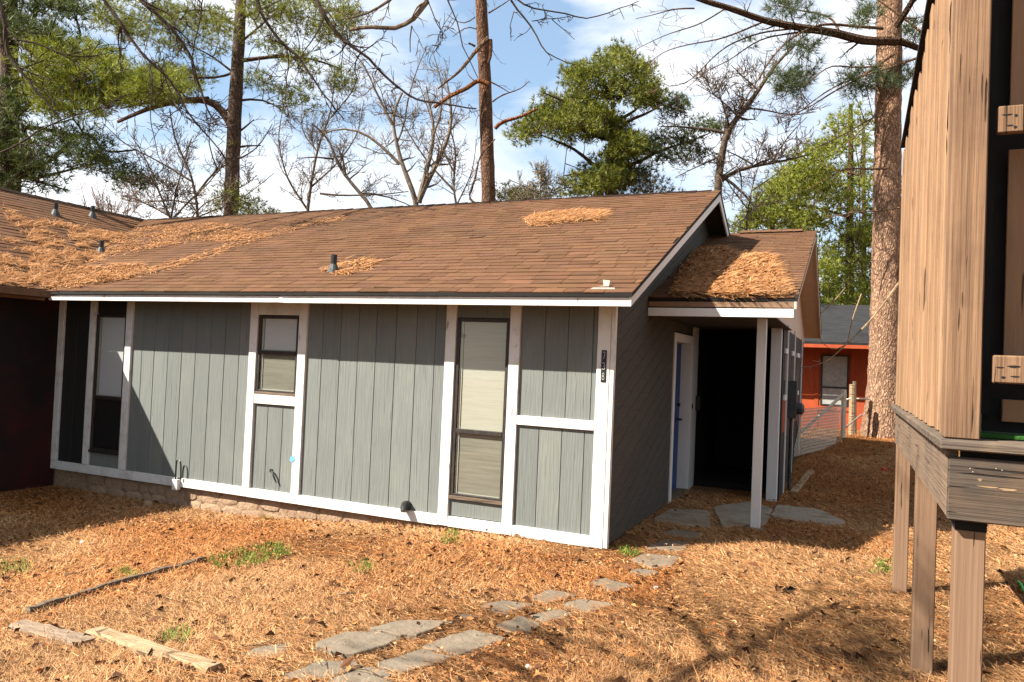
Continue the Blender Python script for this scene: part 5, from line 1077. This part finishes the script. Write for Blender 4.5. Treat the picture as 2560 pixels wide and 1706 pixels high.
cb = MB(); clumps(cb, b, [zR([(950, 20), (1100, 0), (1280, 60), (1250, 150), (1050, 130)]), zR([(920, 480), (1200, 480), (1260, 560), (1100, 640), (950, 680)]), zR([(1030, 290), (1280, 300), (1200, 400), (1030, 380)]), zR([(1480, 0), (1640, 0), (1640, 160), (1500, 170)]), zR([(1400, 540), (1620, 420), (1640, 620), (1480, 680)]), zR([(1700, 480), (1900, 500), (1850, 900), (1680, 860)]), zR([(1880, 200), (1990, 180), (1990, 320), (1880, 300)]), zR([(740, 240), (800, 240), (800, 300), (740, 300)])],
                  [7, 10, 4, 6, 8, 7, 4, 1], dp - .5, .6, .30, 17, LB, rng, ((0.045, 0.075, 0.03), (0.13, 0.16, 0.06)), k=14, ln=.24, wd=.012, bcol=(.7, .65, .6), br=.012)
b.build('branches', M['bark'], t); cb.build('crown', M['leaf'], t)
# sprig hanging in front of the far red house
rng = np.random.default_rng(38)
t = thing('bare_sapling', 'thin pale bare sapling arching in front of the red house', 'tree'); b = MB(); dpn = 13.0
for l, r0, r1 in [(z5([(1160, -160), (1040, 10), (900, 190), (780, 310), (680, 410), (560, 520), (480, 590), (420, 620), (300, 655), (205, 662)]), .022, .006), (z5([(800, -60), (770, 20), (720, 160), (690, 270), (680, 340), (660, 420)]), .013, .008), (z5([(660, 430), (600, 470), (520, 490), (450, 460), (400, 400)]), .010, .005), (z5([(1040, 0), (1120, 90), (1210, 150)]), .016, .012), (z5([(400, 130), (480, 60), (560, -20), (640, -120)]), .010, .008),
                 (z5([(560, 520), (600, 470)]), .006, .004), (z5([(395, 630), (385, 575)]), .006, .004), (z5([(395, 610), (320, 595)]), .006, .004), (z5([(205, 640), (218, 570)]), .006, .004), (z5([(300, 660), (290, 690)]), .005, .004)]:
    b.tube(resample(W3(l, dpn), .06), [r0, r1], 5, c=(1.7, 1.35, 1.0))
g0 = at(*z5([(1160, -160)])[0], dpn); b.tube(resample([g0, g0 + [1.5, 1.2, 1.2], [g0[0] + 2.6, g0[1] + 2.0, .2]], .3), [.022, .05], 6, c=(1.5, 1.2, .9)); b.build('branches', M['bark_grey'], t)

# the overhanging bare tree: its trunk stands left of and behind the camera; boughs reach over the roof and shade the yard
rng = np.random.default_rng(39)
t = thing('bare_tree', 'near bare tree whose dark boughs hang in across the top of the picture', 'tree'); TB = np.array([-18.5, -3.2, -0.4]); TT = np.array([-18.0, -3.0, 10.5])
b = MB(); b.tube(resample([TB, TB * .5 + TT * .5 + [.1, 0, 0], TT, TT + [0, .2, 1]], .4), [.34, .26, .2, .1], 12, rough=.1); b.build('trunk', M['bark_grey'], t, smooth=True); b = MB()
def bough(P, r0, r1, dens=3.3, ln=.8, lv=3, col=(.33, .28, .26), conn=True, rmin=.0062, st=.2):
    P = [np.array(p) for p in P]
    if conn:
        d = P[0] - P[1]; d /= np.linalg.norm(d); q = P[0] + d * 1.5 + [0, 0, 1.2]; Pc = resample([TT + [0, 0, rng.uniform(-.5, 1)], (TT + q) / 2 + [0, 0, 5.0], q, P[0]], .4); b.tube(Pc, [r0 * 1.0, r0 * .8], 7, c=col)
    Q = resample(P, .15); wig = np.cumsum(rng.normal(0, 1, Q.shape), axis=0); wig -= np.linspace(0, 1, len(Q))[:, None] * wig[-1]; Q = Q + wig * .011; b.tube(Q, [r0 * .8, r1 * .9], 7, c=col, rough=.15); twigs(b, Q, (r0, r1), rng, lv, dens, ln, col, up=-.02, rmin=rmin, start=.03)
dn = 12.0
bough(W3(z7([(680, 0), (770, 120), (870, 280), (940, 370), (1060, 450), (1140, 570), (1200, 720), (1290, 810), (1400, 950), (1480, 1050)]), dn), .035, .010)
bough(W3(z7([(930, 0), (1080, 140), (1180, 280), (1260, 390), (1270, 520), (1300, 620), (1350, 740), (1420, 820)]), dn), .045, .012)
bough(W3(z7([(1690, 0), (1760, 150), (1860, 290), (2000, 400), (2060, 540), (2150, 640), (2250, 780)]), dn), .035, .010)
bough(W3(z7([(2060, 0), (2130, 140), (2240, 260), (2350, 330)]) + zA([(150, 290), (380, 430), (480, 570), (620, 690), (790, 780), (960, 790), (1180, 820)]), dn), .045, .012)
bough(W3(zA([(800, 0), (700, 120), (670, 190), (560, 200), (440, 215), (350, 205), (230, 225)]), dn), .055, .03, dens=.7, col=(1.1, 1, .9))
bough(W3(zA([(680, 190), (680, 290), (680, 395)]), dn), .015, .008, conn=False, dens=.3)
bough(W3(zA([(530, 0), (440, 90), (300, 130), (150, 150)]), dn), .03, .01, col=(.8, .7, .6))
bough(W3(zA([(810, 10), (850, 110), (900, 220), (960, 330), (880, 350)]), dn), .012, .006, conn=False)
bough(W3(zA([(970, 0), (1010, 100), (1060, 210), (1090, 370), (1120, 480), (1190, 590)]), dn), .016, .007, dens=1.6)
bough(W3(z7([(-20, -20), (20, 60), (60, 190), (30, 330), (170, 470), (230, 560), (330, 680), (400, 780)]), dn), .055, .012)
bough(W3(z7([(60, 260), (250, 270), (330, 320), (480, 380), (640, 360)]), dn), .02, .008, conn=False); bough(W3(z7([(0, 1000), (80, 970), (300, 820), (500, 760), (700, 700)]), dn), .02, .008, conn=False)
bough(W3(z7([(1870, 300), (1880, 400), (1850, 560), (1860, 700), (1910, 870)]), dn), .014, .006, conn=False); bough(W3(z7([(1270, 540), (1220, 420), (1320, 80), (1330, -40)]), dn), .014, .01, conn=False)
bough(W3(z7([(980, 420), (1000, 600), (980, 800), (1010, 950), (1070, 1080)]), dn), .012, .006, conn=False, dens=.9); bough(W3(z7([(1060, 450), (1130, 700), (1250, 800), (1400, 860)]), dn), .012, .006, conn=False)
bough(W3(zA([(1440, 0), (1500, 90), (1600, 160), (1640, 280), (1650, 350), (1740, 450), (1930, 490)]), dn), .022, .007, dens=1.3, ln=.45); bough(W3(zA([(1490, 0), (1570, 70), (1700, 90), (1870, 95), (1900, 130), (2000, 150), (2111, 120), (2250, 60), (2400, 10)]), dn), .018, .007, ln=.45)
bough(W3(zA([(1600, 155), (1750, 140), (1890, 125)]), dn), .010, .006, conn=False, ln=.3); bough(W3(zA([(1470, 90), (1390, 170), (1400, 250), (1440, 310)]), dn), .010, .005, conn=False, ln=.3); bough(W3(zA([(1750, 140), (1820, 220), (1830, 280), (1920, 300)]), dn), .009, .005, conn=False, ln=.3)
b.build('branches', M['bark_grey'], t)
# boughs whose shadow crosses the lawn
t = thing('bare_tree', 'bare tree behind the camera whose boughs throw branch shadows on the lawn', 'tree'); TB = np.array([-7.3, -14.6, -0.4]); TT = np.array([-7.3, -14.0, 8.0])
b = MB(); b.tube(resample([TB, TB * .5 + TT * .5, TT], .4), [.30, .22, .15], 12, rough=.1); b.build('trunk', M['bark_grey'], t, smooth=True); b = MB()
zE = lambda p: reg(1480, 1180, 2.87, p)
def shadow_bough(pts, h, r0, r1, **kw):
    P = []
    for p in pts:
        g_ = onG(*p); P.append(g_ - SUN * ((h + rng.normal(0, .15)) / -SUN[2]))
    bough(P, r0, r1, **kw)
shadow_bough(zE([(2300, 1020), (2100, 1000), (1750, 960), (1560, 980), (1420, 1080), (1300, 1190), (1100, 1290), (900, 1370), (700, 1509), (560, 1640)][::-1]), 5.2, .06, .03, dens=.35, ln=.5, lv=2, rmin=.012, conn=False)
shadow_bough(zE([(900, 1380), (860, 1250), (780, 1140), (700, 1050), (550, 980), (330, 960), (150, 900)]), 5.2, .040, .018, dens=.45, ln=.5, lv=2, rmin=.012, conn=False)
shadow_bough(zE([(780, 1150), (950, 1180), (1200, 1220)]), 5.2, .02, .012, conn=False, dens=.4, lv=1, rmin=.01)
shadow_bough(reg(700, 1200, 2.353, [(2000, 990), (1700, 960), (1560, 900), (1430, 840), (1250, 760)]), 6.8, .034, .015, conn=False, dens=.4, ln=.5, lv=2, rmin=.012)
shadow_bough(reg(700, 1200, 2.353, [(1250, 1180), (1000, 1080), (700, 1050), (450, 1000)]), 6.8, .022, .012, conn=False, dens=.4, ln=.5, lv=2, rmin=.012)
shadow_bough(zE([(1300, 1190), (1500, 1130), (1750, 1150), (2050, 1250)]), 5.3, .03, .015, conn=False, dens=.8, ln=.4, lv=2, rmin=.01)
shadow_bough(zE([(1560, 980), (1600, 880), (1700, 800), (1900, 760)]), 5.3, .02, .01, conn=False, dens=.8, ln=.4, lv=2, rmin=.008)
for pts_ in ([(2353, 1500), (1900, 1380), (1650, 1250), (1480, 1180), (1300, 1150)], [(1250, 1500), (1150, 1300), (1180, 1150), (1080, 1000)], [(2300, 900), (2000, 840), (1800, 900), (1650, 860)], [(2353, 1300), (2100, 1330), (1850, 1480), (1700, 1560)], [(700, 1500), (520, 1380), (420, 1250), (250, 1180), (50, 1150)], [(1050, 1300), (1000, 1100), (900, 960), (780, 870)]):
    shadow_bough(zE(pts_), 5.3, .026, .012, conn=False, dens=2.2, ln=.5, lv=2, rmin=.011, st=0)
for pts_ in ([(2200, 1150), (1950, 1050), (1700, 960), (1550, 900)], [(1700, 1000), (1450, 880), (1250, 850), (1050, 800)], [(1500, 1200), (1350, 1060), (1200, 1020), (1000, 1010)]):
    shadow_bough(reg(700, 1200, 2.353, pts_), 5.3, .028, .012, conn=False, dens=2.0, ln=.5, lv=2, rmin=.011)
e = onG(*zE([(560, 1640)])[0]) - SUN * (5.2 / -SUN[2]); b.tube(resample([TT, (TT + e) / 2 + [0, 0, .5], e], .4), [.09, .06], 8)
b.build('branches', M['bark_grey'], t)
# pine bough over the lower right of the yard
rng = np.random.default_rng(40)
t = tree('overhead pine behind the camera that shades the lower right of the yard'); cb = MB(); b = MB(); TP = np.array([-6.5, -13.5, -0.5])
b.tube(resample([TP, TP + [0, 0, 13]], .5), [.3, .15], 10); b.build('trunk', M['bark'], t, smooth=True); b = MB()
for poly, n in ((zE([(1250, 1270), (1700, 1180), (2250, 1250), (2250, 1520), (1600, 1520)]), 10), (zE([(1700, 960), (2200, 900), (2250, 1150), (1800, 1150)]), 5), (reg(1480, 1180, 2.87, [(2700, 500), (3000, 400), (3000, 1500), (2700, 1500)]), 5), (reg(1480, 1180, 2.87, [(0, 1380), (500, 1400), (500, 1520), (0, 1520)]), 2)):
    for (x_, y_) in poly_pts(poly, n, rng):
        g_ = onG(x_, y_); c = g_ - SUN * ((7.5 + rng.normal(0, .3)) / -SUN[2]); m_ = 20; u = rng.normal(0, 1, (m_, 3)); pos = c + u * .13; tufts(cb, pos, u / np.linalg.norm(u, axis=1)[:, None], rng, 8, .16, .010, GREEN)
        b.tube(resample([TP + [0, 0, 10.5], (TP + c) / 2 + [0, 0, 6.0], c], .5), [.02, .008], 5)
b.build('branches', M['bark'], t); cb.build('crown', M['leaf'], t)
